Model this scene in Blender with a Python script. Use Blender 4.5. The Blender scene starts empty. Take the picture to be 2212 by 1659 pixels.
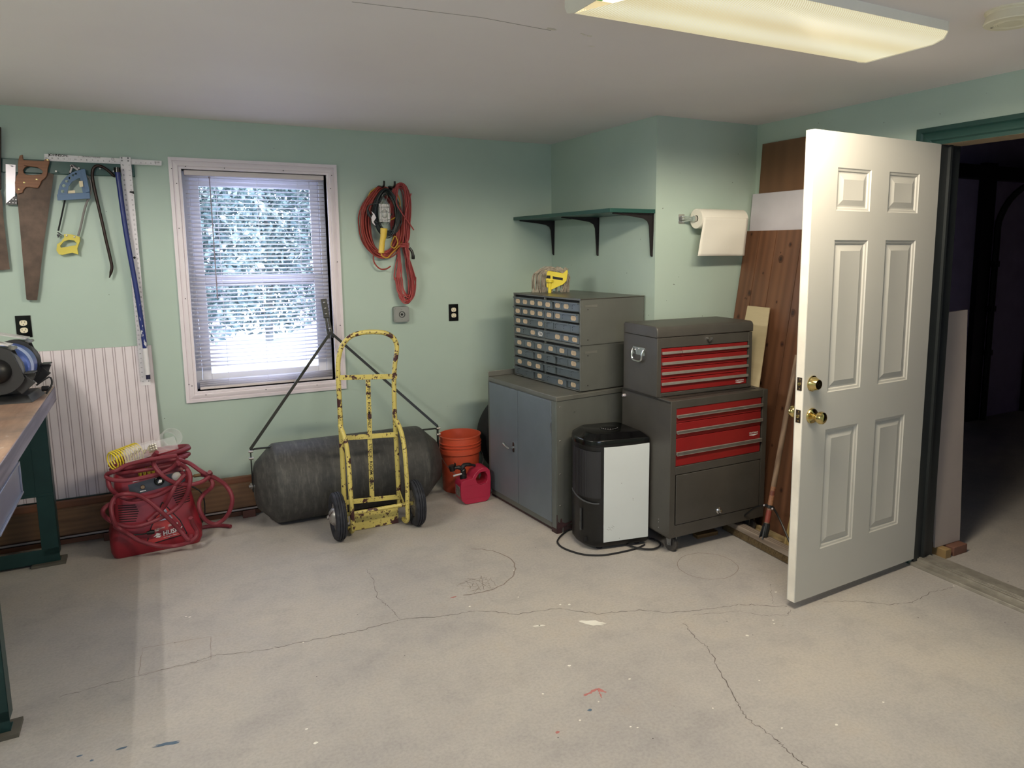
import bpy, bmesh, math, random
from mathutils import Vector, Matrix
from mathutils.geometry import tessellate_polygon
random.seed(7)
PI = math.pi
S = bpy.context.scene
C = S.collection

# ---------------------------------------------------------------- camera
cam_d = bpy.data.cameras.new('camera')
cam = bpy.data.objects.new('camera', cam_d); C.objects.link(cam)
cam_d.sensor_width = 36.0
cam_d.lens = 1556.55 / 2212 * 36.0
cam_d.shift_x = -106.1 / 2212
cam_d.shift_y = -77.9 / 2212
cam_d.clip_start = 0.02
_yaw, _pit, _rol = .4911, .1383, -.0036
_f = Vector((math.sin(_yaw)*math.cos(_pit), math.cos(_yaw)*math.cos(_pit), -math.sin(_pit)))
_r = Vector((math.cos(_yaw), -math.sin(_yaw), 0)); _u = _r.cross(_f)
_r2 = _r*math.cos(_rol) + _u*math.sin(_rol); _u2 = -_r*math.sin(_rol) + _u*math.cos(_rol)
cam.matrix_world = Matrix(((_r2.x, _u2.x, -_f.x, 0), (_r2.y, _u2.y, -_f.y, 0), (_r2.z, _u2.z, -_f.z, 1.5836), (0, 0, 0, 1)))
S.camera = cam

# ---------------------------------------------------------------- view, sky, daylight
S.view_settings.view_transform = 'Standard'
S.view_settings.look = 'None'
S.view_settings.gamma = 1.0
S.view_settings.exposure = 0.08
S.view_settings.use_curve_mapping = False
wd = bpy.data.worlds.new('sky'); S.world = wd; wd.use_nodes = True
bg = wd.node_tree.nodes['Background']
bg.inputs['Color'].default_value = (.66, .76, 1.0, 1)
bg.inputs['Strength'].default_value = 6.5
S.cycles.max_bounces = 8
S.cycles.diffuse_bounces = 5
S.cycles.sample_clamp_indirect = 6.0
for nm, loc, rot, sx, sy in (('window_daylight_portal', (.473, 4.83, 1.39), (-PI/2, 0, 0), .8, 1.28),
                             ('rear_fill_daylight_portal', (.45, -1.33, 1.5), (PI/2, 0, 0), 1.3, 1.0)):
    ld = bpy.data.lights.new(nm, 'AREA'); ld.shape = 'RECTANGLE'; ld.size = sx; ld.size_y = sy
    ld.cycles.is_portal = True
    lo = bpy.data.objects.new(nm, ld); lo.location = loc; lo.rotation_euler = rot; C.objects.link(lo)

# ---------------------------------------------------------------- room dimensions (metres)
YB = 4.69      # window wall
XR = 3.1745    # door wall
XA, YA = 2.4335, 3.407   # boxed-out corner
ZC = 2.312
XL, YF = -1.55, -1.25

# ---------------------------------------------------------------- mesh helpers
class MB:
    def __init__(s): s.v = []; s.f = []; s.m = []; s.cur = 0
    def add(s, vs, fs):
        o = len(s.v); s.v += [Vector(a) for a in vs]
        for f in fs: s.f.append([o+i for i in f]); s.m.append(s.cur)
        return s
    def box(s, x0, x1, y0, y1, z0, z1):
        return s.add([(x0,y0,z0),(x1,y0,z0),(x1,y1,z0),(x0,y1,z0),(x0,y0,z1),(x1,y0,z1),(x1,y1,z1),(x0,y1,z1)],
                     [(0,3,2,1),(4,5,6,7),(0,1,5,4),(1,2,6,5),(2,3,7,6),(3,0,4,7)])
    def hexa(s, b, t):   # bottom 4 and top 4 corners, counter-clockwise from above
        return s.add(list(b)+list(t), [(0,3,2,1),(4,5,6,7),(0,1,5,4),(1,2,6,5),(2,3,7,6),(3,0,4,7)])
    def bar(s, a, b, w, h, up=(0,0,1)):   # rectangular bar from a to b
        a, b = Vector(a), Vector(b); d = (b-a).normalized(); up = Vector(up)
        if abs(d.dot(up)) > .98: up = Vector((0,1,0))
        e = d.cross(up).normalized()*w/2; g = e.cross(d).normalized()*h/2
        return s.add([a-e-g,a+e-g,a+e+g,a-e+g,b-e-g,b+e-g,b+e+g,b-e+g], [(0,1,2,3),(7,6,5,4),(0,4,5,1),(1,5,6,2),(2,6,7,3),(3,7,4,0)])
    def tube(s, pts, r, n=8, closed=False, cap=True):
        P = [Vector(p) for p in pts]; N = len(P)
        R = r if isinstance(r, (list, tuple)) else [r]*N
        T = []
        for i in range(N):
            a = P[(i-1) % N] if (closed or i > 0) else P[i]
            b = P[(i+1) % N] if (closed or i < N-1) else P[i]
            t = b-a; T.append(t.normalized() if t.length > 1e-9 else Vector((0,0,1)))
        up = Vector((0,0,1)) if abs(T[0].z) < .9 else Vector((1,0,0))
        u = T[0].cross(up).normalized(); vs = []
        for i in range(N):
            u = (u - T[i]*u.dot(T[i]))
            u = u.normalized() if u.length > 1e-6 else T[i].orthogonal().normalized()
            w = T[i].cross(u)
            for k in range(n):
                a = 2*PI*k/n; vs.append(P[i] + (u*math.cos(a) + w*math.sin(a))*R[i])
        fs = []
        for i in range(N if closed else N-1):
            j = (i+1) % N
            for k in range(n):
                l = (k+1) % n; fs.append((i*n+k, i*n+l, j*n+l, j*n+k))
        if cap and not closed: fs += [tuple(range(n))[::-1], tuple((N-1)*n+k for k in range(n))]
        return s.add(vs, fs)
    def cyl(s, a, b, r, n=24, r2=None):
        return s.tube([a, b], [r, r if r2 is None else r2], n)
    def lathe(s, prof, o=(0,0,0), axis=(0,0,1), n=32):   # prof: (radius, height) along axis
        ax = Vector(axis).normalized(); u = ax.orthogonal().normalized(); w = ax.cross(u); o = Vector(o)
        vs = []
        for r, h in prof:
            for k in range(n):
                a = 2*PI*k/n; vs.append(o + ax*h + (u*math.cos(a)+w*math.sin(a))*max(r, 1e-5))
        fs = []
        for i in range(len(prof)-1):
            for k in range(n):
                l = (k+1) % n; fs.append((i*n+k, i*n+l, (i+1)*n+l, (i+1)*n+k))
        return s.add(vs, fs)
    def plate(s, outer, holes, fn, t0, t1):   # 2D outline with holes, fn(a, b, t) -> point
        loops = [[Vector((p[0], p[1], 0)) for p in outer]] + [[Vector((p[0], p[1], 0)) for p in h] for h in holes]
        flat = [p for l in loops for p in l]; n = len(flat)
        tri = tessellate_polygon(loops)
        vs = [fn(p.x, p.y, t0) for p in flat] + [fn(p.x, p.y, t1) for p in flat]
        fs = [tuple(t) for t in tri] + [tuple(i+n for i in reversed(t)) for t in tri]
        k = 0
        for l in loops:
            m = len(l)
            for i in range(m):
                j = (i+1) % m; fs.append((k+i, k+j, n+k+j, n+k+i))
            k += m
        return s.add(vs, fs)
    def ball(s, c, r, n=16, sc=(1,1,1)):
        c = Vector(c); pr = [(math.sin(PI*i/n), -math.cos(PI*i/n)) for i in range(n+1)]
        o = len(s.v); s.lathe([(a*r, b*r) for a, b in pr], (0,0,0), (0,0,1), n*2)
        for i in range(o, len(s.v)):
            p = s.v[i]; s.v[i] = Vector((c.x+p.x*sc[0], c.y+p.y*sc[1], c.z+p.z*sc[2]))
        return s
    def xf(s, M, start=0):
        for i in range(start, len(s.v)): s.v[i] = M @ s.v[i]
        return s
    def build(s, name, mt, parent=None, bevel=0, seg=2, ang=35, world=True, kind=None):
        me = bpy.data.meshes.new(name)
        vs = s.v
        if parent is not None and world:
            Mi = ROOT[root_of(parent)].inverted(); vs = [Mi @ v for v in vs]
        me.from_pydata([tuple(v) for v in vs], [], s.f); me.validate(); me.update()
        b = bmesh.new(); b.from_mesh(me); bmesh.ops.recalc_face_normals(b, faces=b.faces); b.to_mesh(me); b.free()
        mts = mt if isinstance(mt, (list, tuple)) else [mt]
        for q in mts: me.materials.append(q)
        if len(mts) > 1 and len(me.polygons) == len(s.m): me.polygons.foreach_set('material_index', s.m)
        me.polygons.foreach_set('use_smooth', [True]*len(me.polygons))
        me.set_sharp_from_angle(angle=math.radians(ang))
        o = bpy.data.objects.new(name, me); C.objects.link(o)
        if parent is not None: o.parent = parent
        if bevel:
            m = o.modifiers.new('bevel', 'BEVEL'); m.width = bevel; m.segments = seg; m.limit_method = 'ANGLE'; m.angle_limit = math.radians(40)
        if kind: o['kind'] = kind
        return o
ROOT = {}
def root_of(o):
    while o.parent is not None: o = o.parent
    return o.name
def thing(name, label, cat, loc=(0,0,0), rz=0, group=None):
    o = bpy.data.objects.new(name, None); C.objects.link(o)
    o.empty_display_size = .05
    o.location = loc; o.rotation_euler = (0,0,rz); o['label'] = label; o['category'] = cat
    if group: o['group'] = group
    ROOT[o.name] = Matrix.Translation(loc) @ Matrix.Rotation(rz, 4, 'Z')
    return o
def tag(o, label, cat, group=None):
    o['label'] = label; o['category'] = cat
    if group: o['group'] = group
    return o
def struct(o):
    o['kind'] = 'structure'
    if o.name not in ROOT: ROOT[o.name] = Matrix.Identity(4)
    return o
def frame(loc, rz=0, rx=0, ry=0):
    return Matrix.Translation(loc) @ Matrix.Rotation(rz, 4, 'Z') @ Matrix.Rotation(ry, 4, 'Y') @ Matrix.Rotation(rx, 4, 'X')
def smooth(pts, k=4, closed=False):   # Catmull-Rom through the points
    P = [Vector(p) for p in pts]; N = len(P); out = []
    for i in range(N if closed else N-1):
        g = lambda j: P[j % N] if closed else P[max(0, min(N-1, j))]
        a, b, c, d = g(i-1), g(i), g(i+1), g(i+2)
        for q in range(k):
            t = q/k
            out.append(.5*((2*b)+(c-a)*t+(2*a-5*b+4*c-d)*t*t+(3*b-a-3*c+d)*t**3))
    if not closed: out.append(P[-1])
    return out
def rrect(x0, x1, y0, y1, r, n=4):
    out = []
    for cx, cy, a0 in ((x1-r, y1-r, 0), (x0+r, y1-r, 90), (x0+r, y0+r, 180), (x1-r, y0+r, 270)):
        for i in range(n+1):
            a = math.radians(a0+90*i/n); out.append((cx+r*math.cos(a), cy+r*math.sin(a)))
    return out
def circ(cx, cy, r, n=20): return [(cx+r*math.cos(2*PI*i/n), cy+r*math.sin(2*PI*i/n)) for i in range(n)]
_tc = {}
def text_geo(body, bold=False, shear=0, spacing=1.0):
    key = (body, bold, shear, spacing)
    if key not in _tc:
        cu = bpy.data.curves.new('t', 'FONT'); cu.body = body; cu.size = 1; cu.align_x = 'CENTER'; cu.align_y = 'CENTER'
        cu.resolution_u = 2; cu.shear = shear; cu.space_character = spacing; cu.offset = .02 if bold else 0
        o = bpy.data.objects.new('t', cu); C.objects.link(o)
        dg = bpy.context.evaluated_depsgraph_get(); me = bpy.data.meshes.new_from_object(o.evaluated_get(dg))
        _tc[key] = ([v.co.copy() for v in me.vertices], [tuple(p.vertices) for p in me.polygons])
        bpy.data.objects.remove(o); bpy.data.curves.remove(cu); bpy.data.meshes.remove(me)
    return _tc[key]
def text(mb, body, o, right, up, size, width=None, **k):   # flat lettering, centred at o
    vs, fs = text_geo(body, **k); r = Vector(right).normalized(); u = Vector(up).normalized(); o = Vector(o)
    sx = size
    if width:
        w = max(v.x for v in vs)-min(v.x for v in vs); sx = width/max(w, 1e-6)
    mb.add([o + r*v.x*sx + u*v.y*size for v in vs], fs)

# ---------------------------------------------------------------- materials
class NT:
    def __init__(s, name):
        s.m = bpy.data.materials.new(name); s.m.use_nodes = True; s.t = s.m.node_tree; s.b = s.t.nodes['Principled BSDF']
    def n(s, ty, **k):
        x = s.t.nodes.new(ty)
        for a, v in k.items():
            if a in x.inputs: x.inputs[a].default_value = v
            else: setattr(x, a, v)
        return x
    def l(s, a, b): s.t.links.new(a, b)
    def coord(s, scale=(1,1,1), rot=(0,0,0)):
        tc = s.n('ShaderNodeTexCoord'); mp = s.n('ShaderNodeMapping'); s.l(tc.outputs['Object'], mp.inputs['Vector'])
        mp.inputs['Scale'].default_value = scale; mp.inputs['Rotation'].default_value = rot
        return mp.outputs['Vector']
    def noise(s, vec, scale, detail=4, rough=.55):
        x = s.n('ShaderNodeTexNoise'); x.inputs['Scale'].default_value = scale; x.inputs['Detail'].default_value = detail
        x.inputs['Roughness'].default_value = rough; s.l(vec, x.inputs['Vector']); return x.outputs['Fac']
    def ramp(s, fac, stops, interp='LINEAR'):
        x = s.n('ShaderNodeValToRGB'); x.color_ramp.interpolation = interp; e = x.color_ramp.elements
        while len(e) < len(stops): e.new(.5)
        for i, (p, c) in enumerate(stops): e[i].position = p; e[i].color = (*c, 1) if len(c) == 3 else c
        s.l(fac, x.inputs['Fac']); return x.outputs['Color']
    def mix(s, fac, a, b, mode='MIX'):
        x = s.n('ShaderNodeMix', data_type='RGBA', blend_type=mode)
        for sock, v in ((x.inputs[0], fac), (x.inputs[6], a), (x.inputs[7], b)):
            if isinstance(v, (int, float)): sock.default_value = v
            elif isinstance(v, tuple): sock.default_value = (*v, 1)
            else: s.l(v, sock)
        return x.outputs[2]
    def math(s, op, a, b=0.0):
        x = s.n('ShaderNodeMath', operation=op)
        for i, v in enumerate((a, b)):
            if isinstance(v, (int, float)): x.inputs[i].default_value = v
            else: s.l(v, x.inputs[i])
        return x.outputs[0]
    def bump(s, h, strength=.2, dist=.002):
        x = s.n('ShaderNodeBump'); x.inputs['Strength'].default_value = strength; x.inputs['Distance'].default_value = dist
        s.l(h, x.inputs['Height']); s.l(x.outputs['Normal'], s.b.inputs['Normal'])
    def base(s, v):
        if isinstance(v, tuple): s.b.inputs['Base Color'].default_value = (*v, 1)
        else: s.l(v, s.b.inputs['Base Color'])
    def set(s, **k):
        for a, v in k.items(): s.b.inputs[a.replace('_', ' ')].default_value = v
def lin(h):   # sRGB 0-255 triple to linear
    return tuple(((c/255)/12.92 if c <= 10 else ((c/255+.055)/1.055)**2.4) for c in h)
_mc = {}
def M(name, col, rough=.5, metal=0, var=.12, vs=6, bump=0, bs=60, spec=.5, coat=0):
    """plain coloured surface with slight mottling"""
    if name in _mc: return _mc[name]
    t = NT(name); v = t.coord(); c = lin(col) if max(col) > 1.5 else col
    a = tuple(x*(1-var) for x in c); b = tuple(min(1, x*(1+var)) for x in c)
    t.base(t.ramp(t.noise(v, vs, 5), [(.3, a), (.7, b)]))
    t.set(Roughness=rough, Metallic=metal, Specular_IOR_Level=spec, Coat_Weight=coat)
    if bump: t.bump(t.noise(v, bs, 3), bump)
    _mc[name] = t.m; return t.m
def chipped(name, col, under, scale=22, thr=.57, rough=.45, small=.60, metal=0):
    t = NT(name); v = t.coord(); c, u = lin(col), lin(under)
    big = t.ramp(t.noise(v, scale, 6, .7), [(thr, (0,0,0)), (thr+.01, (1,1,1))])
    sm = t.ramp(t.noise(v, scale*5, 3, .6), [(small, (0,0,0)), (small+.015, (1,1,1))])
    f = t.mix(1.0, big, sm, 'LIGHTEN')
    paint = t.ramp(t.noise(v, 5, 4), [(.3, tuple(x*.85 for x in c)), (.7, tuple(min(1, x*1.1) for x in c))])
    t.base(t.mix(f, paint, u)); t.set(Roughness=rough, Metallic=metal)
    t.bump(t.math('SUBTRACT', 1.0, f), .35, .001)
    _mc[name] = t.m; return t.m
def wood(name, c1, c2, axis='z', scale=7, rough=.55, knots=0, stretch=.06, bump=.1, ring=.45):
    t = NT(name); s = [1, 1, 1]; s['xyz'.index(axis)] = stretch; v = t.coord(tuple(s)); a, b = lin(c1), lin(c2)
    n1 = t.noise(v, scale, 6, .6)
    w = t.n('ShaderNodeTexWave', wave_type='BANDS', bands_direction={'x': 'Z', 'y': 'X', 'z': 'Y'}[axis]); w.inputs['Scale'].default_value = scale*1.3
    w.inputs['Distortion'].default_value = 7; w.inputs['Detail'].default_value = 3; w.inputs['Detail Scale'].default_value = .8
    t.l(v, w.inputs['Vector'])
    f = t.mix(ring, n1, w.outputs['Color']) if ring else n1
    col = t.ramp(f, [(.25, a), (.75, b)])
    t.base(col); t.set(Roughness=rough); t.bump(f, bump, .001)
    _mc[name] = t.m; return t.m
def emit(name, col, k):
    t = NT(name); t.base(col); t.b.inputs['Emission Color'].default_value = (*col, 1); t.set(Emission_Strength=k)
    _mc[name] = t.m; return t.m
# ---------------------------------------------------------------- surfaces of the room
def wall_mat():
    t = NT('mint_wall_paint'); v = t.coord()
    c = t.ramp(t.noise(v, 1.3, 5), [(.3, (.415,.52,.46)), (.7, (.46,.565,.50))])
    sp = t.ramp(t.noise(v, 55, 1), [(.8, (0,0,0)), (.815, (1,1,1))])
    t.base(t.mix(sp, c, (.12,.13,.11))); t.set(Roughness=.5, Specular_IOR_Level=.35); t.bump(t.noise(v, 180, 3), .08, .001)
    return t.m
def ceil_mat():
    t = NT('off_white_ceiling_paint'); v = t.coord()
    t.base(t.ramp(t.noise(v, .9, 5), [(.3, (.80,.74,.75)), (.7, (.85,.80,.80))])); t.set(Roughness=.7); t.bump(t.noise(v, 120, 3), .1, .001)
    return t.m
def floor_mat():
    t = NT('worn_concrete'); v = t.coord()
    a = t.noise(v, .9, 6, .6); b = t.noise(v, 5, 8, .7); c = t.noise(v, 90, 4, .6)
    big = t.ramp(a, [(.3, (.37,.35,.345)), (.5, (.455,.425,.40)), (.72, (.53,.48,.425))])
    mid = t.ramp(b, [(.3, (.86,.86,.87)), (.52, (1,1,1)), (.75, (1.0,.97,.93))])
    fine = t.ramp(c, [(.3, (.86,.86,.86)), (.6, (1,1,1))])
    col = t.mix(1.0, t.mix(1.0, big, mid, 'MULTIPLY'), fine, 'MULTIPLY')
    st = t.ramp(t.noise(t.coord((1,1.6,1)), 2.1, 7, .75), [(.62, (0,0,0)), (.8, (.22,.22,.22))])
    col = t.mix(st, col, (.16,.14,.13))
    sc = t.n('ShaderNodeTexVoronoi'); sc.inputs['Scale'].default_value = 9; t.l(v, sc.inputs['Vector'])
    dots = t.ramp(sc.outputs['Distance'], [(.018, (1,1,1)), (.026, (0,0,0))])
    col = t.mix(dots, col, (.06,.055,.05))
    t.base(col); t.set(Roughness=.62, Specular_IOR_Level=.35); t.bump(b, .12, .002)
    return t.m
mw, mc, mf = wall_mat(), ceil_mat(), floor_mat()
white_trim = M('white_trim_paint', (232,223,230), .4, var=.03)
green_trim = M('dark_green_trim_paint', (38,78,72), .35, var=.1)
dark_steel = M('dark_steel', (40,42,46), .45, .3)
black_plastic = M('black_plastic', (18,18,20), .4, var=.1)
gloss_black = M('gloss_black_plastic', (9,9,11), .16, var=.05)
chrome = M('chrome', (200,200,200), .2, 1.0, var=.03)
brass = M('polished_brass', (216,194,132), .13, 1.0, var=.03)
alu = M('brushed_aluminium', (196,190,196), .38, .6, var=.05)
screw_steel = M('screw_steel', (150,148,145), .35, .9, var=.1)
black_rubber = M('black_rubber', (26,26,30), .7, var=.2, bump=.15)
ink = M('black_ink', (22,22,24), .7, var=.02)
white_ink = M('white_lettering', (228,228,228), .5, var=.02)

# walls are slabs of real thickness; openings are left between slabs
TH = .13
def wall(name, boxes, mt=mw):
    m = MB()
    for b in boxes: m.box(*b)
    return struct(m.build(name, mt))
WX0, WX1, WZ0, WZ1 = .077, .868, .752, 2.031      # window opening
wall('wall_back', [(XL-TH, WX0, YB, YB+TH, 0, ZC), (WX1, 9.0, YB, YB+TH, 0, ZC), (WX0, WX1, YB, YB+TH, 0, WZ0), (WX0, WX1, YB, YB+TH, WZ1, ZC)])
DY0, DY1, DZ = 1.26, 2.205, 2.062                 # door opening
wall('wall_right', [(XR, XR+TH, DY1, YA, 0, ZC), (XR, XR+TH, YF, DY0, 0, ZC), (XR, XR+TH, DY0, DY1, DZ, ZC)])
wall('wall_corner', [(XA, XR+TH, YA, YB, 0, ZC)])
wall('wall_left', [(XL-TH, XL, YF-TH, YB, 0, ZC)])
RX0, RX1, RZ0, RZ1 = -.2, 1.1, 1.0, 2.0
wall('wall_front', [(XL, RX0, YF-TH, YF, 0, ZC), (RX1, XR+TH, YF-TH, YF, 0, ZC), (RX0, RX1, YF-TH, YF, 0, RZ0), (RX0, RX1, YF-TH, YF, RZ1, ZC)])
m = MB(); m.box(XL-TH, XR+TH, YF-TH, YB+TH, ZC, ZC+.1)
m.cur = 1
# drywall seam and small flaked spots on the ceiling
for (a, b) in [((0.5238, 2.2948, 2.3117), (0.9219, 2.255, 2.3117)), ((0.9219, 2.255, 2.3117), (1.1823, 2.2759, 2.3117))]: m.bar(a, b, .0035, .0004)
m.cur = 2
for (x, y, z) in [(1.1724, 2.2568, 2.3115), (1.1855, 2.2617, 2.3115), (1.2, 2.2659, 2.3115), (1.3119, 2.2621, 2.3115), (1.326, 2.2672, 2.3115), (1.3844, 2.3803, 2.3115)]:
    for k in range(2):
        px, py = x+random.uniform(-.02,.02), y+random.uniform(-.006,.006); m.box(px-.008, px+.008, py-.002, py+.002, z-.0012, z)
struct(m.build('ceiling', [mc, M('ceiling_seam', (150,142,140), .8), M('flaked_paint', (228,222,210), .7)]))

# floor with its cracks, paint drips and scuffs
m = MB(); m.box(XL-TH, XR+TH, YF-TH, YB+TH, -.1, 0)
def blob(cx, cy, rx, ry, z, rot=0, n=11, j=.25):
    vs = []
    for i in range(n):
        a = 2*PI*i/n; q = 1+random.uniform(-j, j); x, y = rx*q*math.cos(a), ry*q*math.sin(a)
        vs.append((cx+x*math.cos(rot)-y*math.sin(rot), cy+x*math.sin(rot)+y*math.cos(rot), z))
    m.add(vs, [tuple(range(n))])
def crack(pts, w, z=.0004, sub=9, jit=.006):
    P = [Vector(p) for p in pts]; Q = []
    for a, b in zip(P, P[1:]):
        for i in range(sub):
            q = a.lerp(b, i/sub); q.x += random.uniform(-jit, jit); q.y += random.uniform(-jit, jit); Q.append(q)
    Q.append(P[-1]); vs, fs = [], []
    for i, q in enumerate(Q):
        d = (Q[min(i+1, len(Q)-1)]-Q[max(i-1, 0)]); e = Vector((-d.y, d.x, 0)).normalized()*w*random.uniform(.3, 1.1)/2
        vs += [(q.x-e.x, q.y-e.y, z), (q.x+e.x, q.y+e.y, z)]
    for i in range(len(Q)-1): fs.append((2*i, 2*i+1, 2*i+3, 2*i+2))
    m.add(vs, fs)
m.cur = 1
crack([(-0.4605, 2.9456, 0), (-0.3349, 2.9558, 0), (-0.2023, 2.9562, 0), (-0.0314, 2.9606, 0), (0.0503, 2.9709, 0), (0.1649, 2.9347, 0), (0.2491, 2.9194, 0)], .003)
crack([(0.2491, 2.9194, 0), (0.4426, 2.9007, 0), (0.5898, 2.8865, 0), (0.7599, 2.8975, 0), (0.9369, 2.8371, 0), (1.0758, 2.8074, 0), (1.2268, 2.6976, 0), (1.4097, 2.6538, 0), (1.5286, 2.5334, 0), (1.7066, 2.4735, 0), (1.8196, 2.3888, 0), (2.001, 2.3273, 0), (2.1163, 2.3073, 0), (2.2041, 2.2547, 0), (2.3034, 2.1864, 0)], .004)
crack([(0.7599, 2.8975, 0), (0.739, 3.0473, 0), (0.7219, 3.145, 0), (0.7507, 3.3417, 0), (0.7431, 3.4613, 0)], .0025)
crack([(2.4773, 2.1398, 0), (2.6158, 2.0742, 0), (2.7144, 1.9818, 0), (2.8367, 1.9442, 0), (2.9809, 1.9657, 0), (3.1263, 1.9491, 0)], .003)
crack([(1.8105, 2.2953, 0), (1.7838, 2.1839, 0), (1.7777, 2.089, 0), (1.7131, 1.9437, 0), (1.6514, 1.7852, 0), (1.6097, 1.6924, 0), (1.6193, 1.5935, 0), (1.6183, 1.5309, 0), (1.612, 1.4622, 0), (1.6149, 1.4036, -0)], .004)
crack([(1.8958, 2.3245, 0), (2.0945, 2.2531, 0), (2.1549, 2.1745, 0), (2.2488, 2.1325, 0), (2.2931, 2.1544, 0)], .002)
crack([(2.395, 2.3796, 0), (2.324, 2.2979, 0), (2.2651, 2.2263, 0)], .0018)
m.cur = 2   # dark rings and scuffs left by cans
def ring(c, rx, ry, a0, a1, w, z=.0004):
    n = 26; vs = []
    for i in range(n+1):
        a = math.radians(a0+(a1-a0)*i/n); q = 1+random.uniform(-.02, .02)
        for s_ in (-w/2, w/2): vs.append((c[0]+(rx*q+s_)*math.cos(a), c[1]+(ry*q+s_)*math.sin(a), z))
    m.add(vs, [(2*i, 2*i+1, 2*i+3, 2*i+2) for i in range(n)])
for (x, y, z) in [(2.2617, 2.681, 0)]: ring((x, y), .15, .15, 0, 360, .003)
for (x, y, z) in [(1.1649, 3.2194, 0)]: ring((x, y), .26, .26, -110, 60, .006)
for (x, y, z) in [(1.18, 3.0416, 0)]:
    for k in range(26): crack([(x+random.uniform(-.1,.08), y+random.uniform(-.09,.09), 0), (x+random.uniform(-.1,.08), y+random.uniform(-.09,.09), 0)], .002, sub=3)
P4 = [(-0.2119, 3.1698, 0), (0.0327, 3.1356, 0), (0.0247, 2.9482, 0), (-0.2176, 2.9645, 0)]
for i in range(4): crack([P4[i], P4[(i+1) % 4]], .0022, jit=.002)
m.cur = 3   # white paint drips
for (x, y, z) in [(1.2905, 2.8354, 0), (1.9788, 2.086, 0), (1.5456, 1.7837, 0), (1.6784, 1.5929, 0), (1.2581, 1.8233, 0), (1.2322, 2.2462, 0), (1.2158, 2.0035, 0), (1.1089, 1.9473, 0), (1.0643, 2.137, 0), (2.0922, 1.5253, 0), (1.3868, 3.0984, 0), (1.2633, 2.5669, 0), (1.3864, 2.0641, 0), (1.8015, 1.829, 0), (2.3586, 2.3098, 0), (1.2404, 1.8382, 0), (2.1616, 2.1263, 0), (2.1455, 2.1045, 0), (1.4254, 2.6833, 0), (1.4618, 2.6635, 0), (1.0638, 2.861, 0), (3.1351, 1.9549, 0), (1.8508, 1.5182, 0), (-0.0537, 3.3669, 0), (-0.0396, 3.3547, 0), (0.3617, 2.9048, 0), (0.2864, 2.3418, 0), (0.3017, 2.2564, 0)]:
    r = random.uniform(.003, .0075); blob(x, y, r, r*.8, .0005)
blob(*(1.4727, 2.4747), .05, .018, .0005, rot=-.7, n=17, j=.4)
blob(*(1.2599, 2.5645), .03, .006, .0005, rot=-.3)
m.cur = 4   # red marks
for a, b in [((1.1901, 2.0565, 0), (1.2503, 2.0703, 0)), ((1.2503, 2.0703, 0), (1.2668, 2.0364, 0))]: crack([a, b], .013, jit=.002)
for a, b in [((1.2504, 2.064, 0), (1.2368, 2.016, 0))]: crack([a, b], .006, jit=.002)
blob(*(1.0297, 2.9774), .016, .005, .0005); blob(*(1.0129, 1.9299), .008, .006, .0005)
m.cur = 5   # blue marks
blob(*(-0.1207, 2.4802), .042, .007, .0005, rot=-.2, n=15, j=.4); blob(*(-0.2513, 2.5262), .016, .005, .0005); blob(*(-0.3652, 2.5493), .008, .005, .0005)
blob(*(-0.3297, 2.5065), .006, .005, .0005); blob(*(1.1653, 1.9784), .009, .006, .0005)
struct(m.build('floor', [mf, M('crack_dirt', (104,97,93), .9), M('scuff_mark', (138,126,118), .9), M('white_paint_drip', (235,232,222), .5), M('red_paint_mark', (176,112,108), .7), M('blue_paint_mark', (86,104,124), .7)]))

# window in the back wall
win = struct(bpy.data.objects.new('window_1', None)); C.objects.link(win)
m = MB()
def casing(x0, x1, z0, z1, w, y, prof):    # mitred picture-frame casing, prof: (across 0..1, proud)
    for side in range(4):
        vs = []
        for a, d in prof:
            o = w*a
            X0, X1, Z0, Z1 = x0+o, x1-o, z0+o, z1-o
            p = {0: ((X0,Z0),(X0,Z1)), 1: ((X0,Z1),(X1,Z1)), 2: ((X1,Z1),(X1,Z0)), 3: ((X1,Z0),(X0,Z0))}[side]
            vs += [(p[0][0], y-d, p[0][1]), (p[1][0], y-d, p[1][1])]
        m.add(vs, [(2*i, 2*i+1, 2*i+3, 2*i+2) for i in range(len(prof)-1)])
casing(.015, .932, .689, 2.094, .063, YB, [(0,0),(0,.015),(.28,.018),(.30,.012),(.36,.015),(.7,.017),(.78,.010),(.82,.012),(.97,.012),(1,.008),(1,-.02)])
mi = m.build('window_casing', white_trim, win)
m = MB()
for x, z in ((.03,2.03),(.05,1.95),(.045,1.7),(.035,.80),(.05,.79),(.9,2.03),(.89,1.95),(.91,1.1),(.1,2.045),(.3,2.045),(.62,2.045),(.12,.73),(.45,.73),(.75,.73),(.05,1.3),(.91,1.5)):
    m.cyl((x,YB-.0185,z),(x,YB-.012,z),.0028,8)
m.build('nail_head', dark_steel, mi, kind='stuff')
vinyl = M('white_vinyl', (226,226,236), .35, var=.03)
def sash(x0, x1, z0, z1, y0, y1, w, name):
    m = MB(); m.box(x0,x0+w,y0,y1,z0,z1); m.box(x1-w,x1,y0,y1,z0,z1); m.box(x0+w,x1-w,y0,y1,z0,z0+w); m.box(x0+w,x1-w,y0,y1,z1-w,z1)
    return m.build(name, vinyl, win, bevel=.003)
sash(WX0, WX1, WZ0, WZ1, YB+.075, YB+.125, .035, 'window_frame')
s1 = sash(.113, .832, 1.36, 1.996, YB+.10, YB+.12, .05, 'upper_sash')
s2 = sash(.113, .832, .79, 1.43, YB+.08, YB+.099, .05, 'lower_sash')
gl = NT('window_glass'); gl.base((1,1,1)); gl.set(Roughness=0, Transmission_Weight=1, IOR=1.02, Specular_IOR_Level=.3); gm = gl.m
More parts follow.
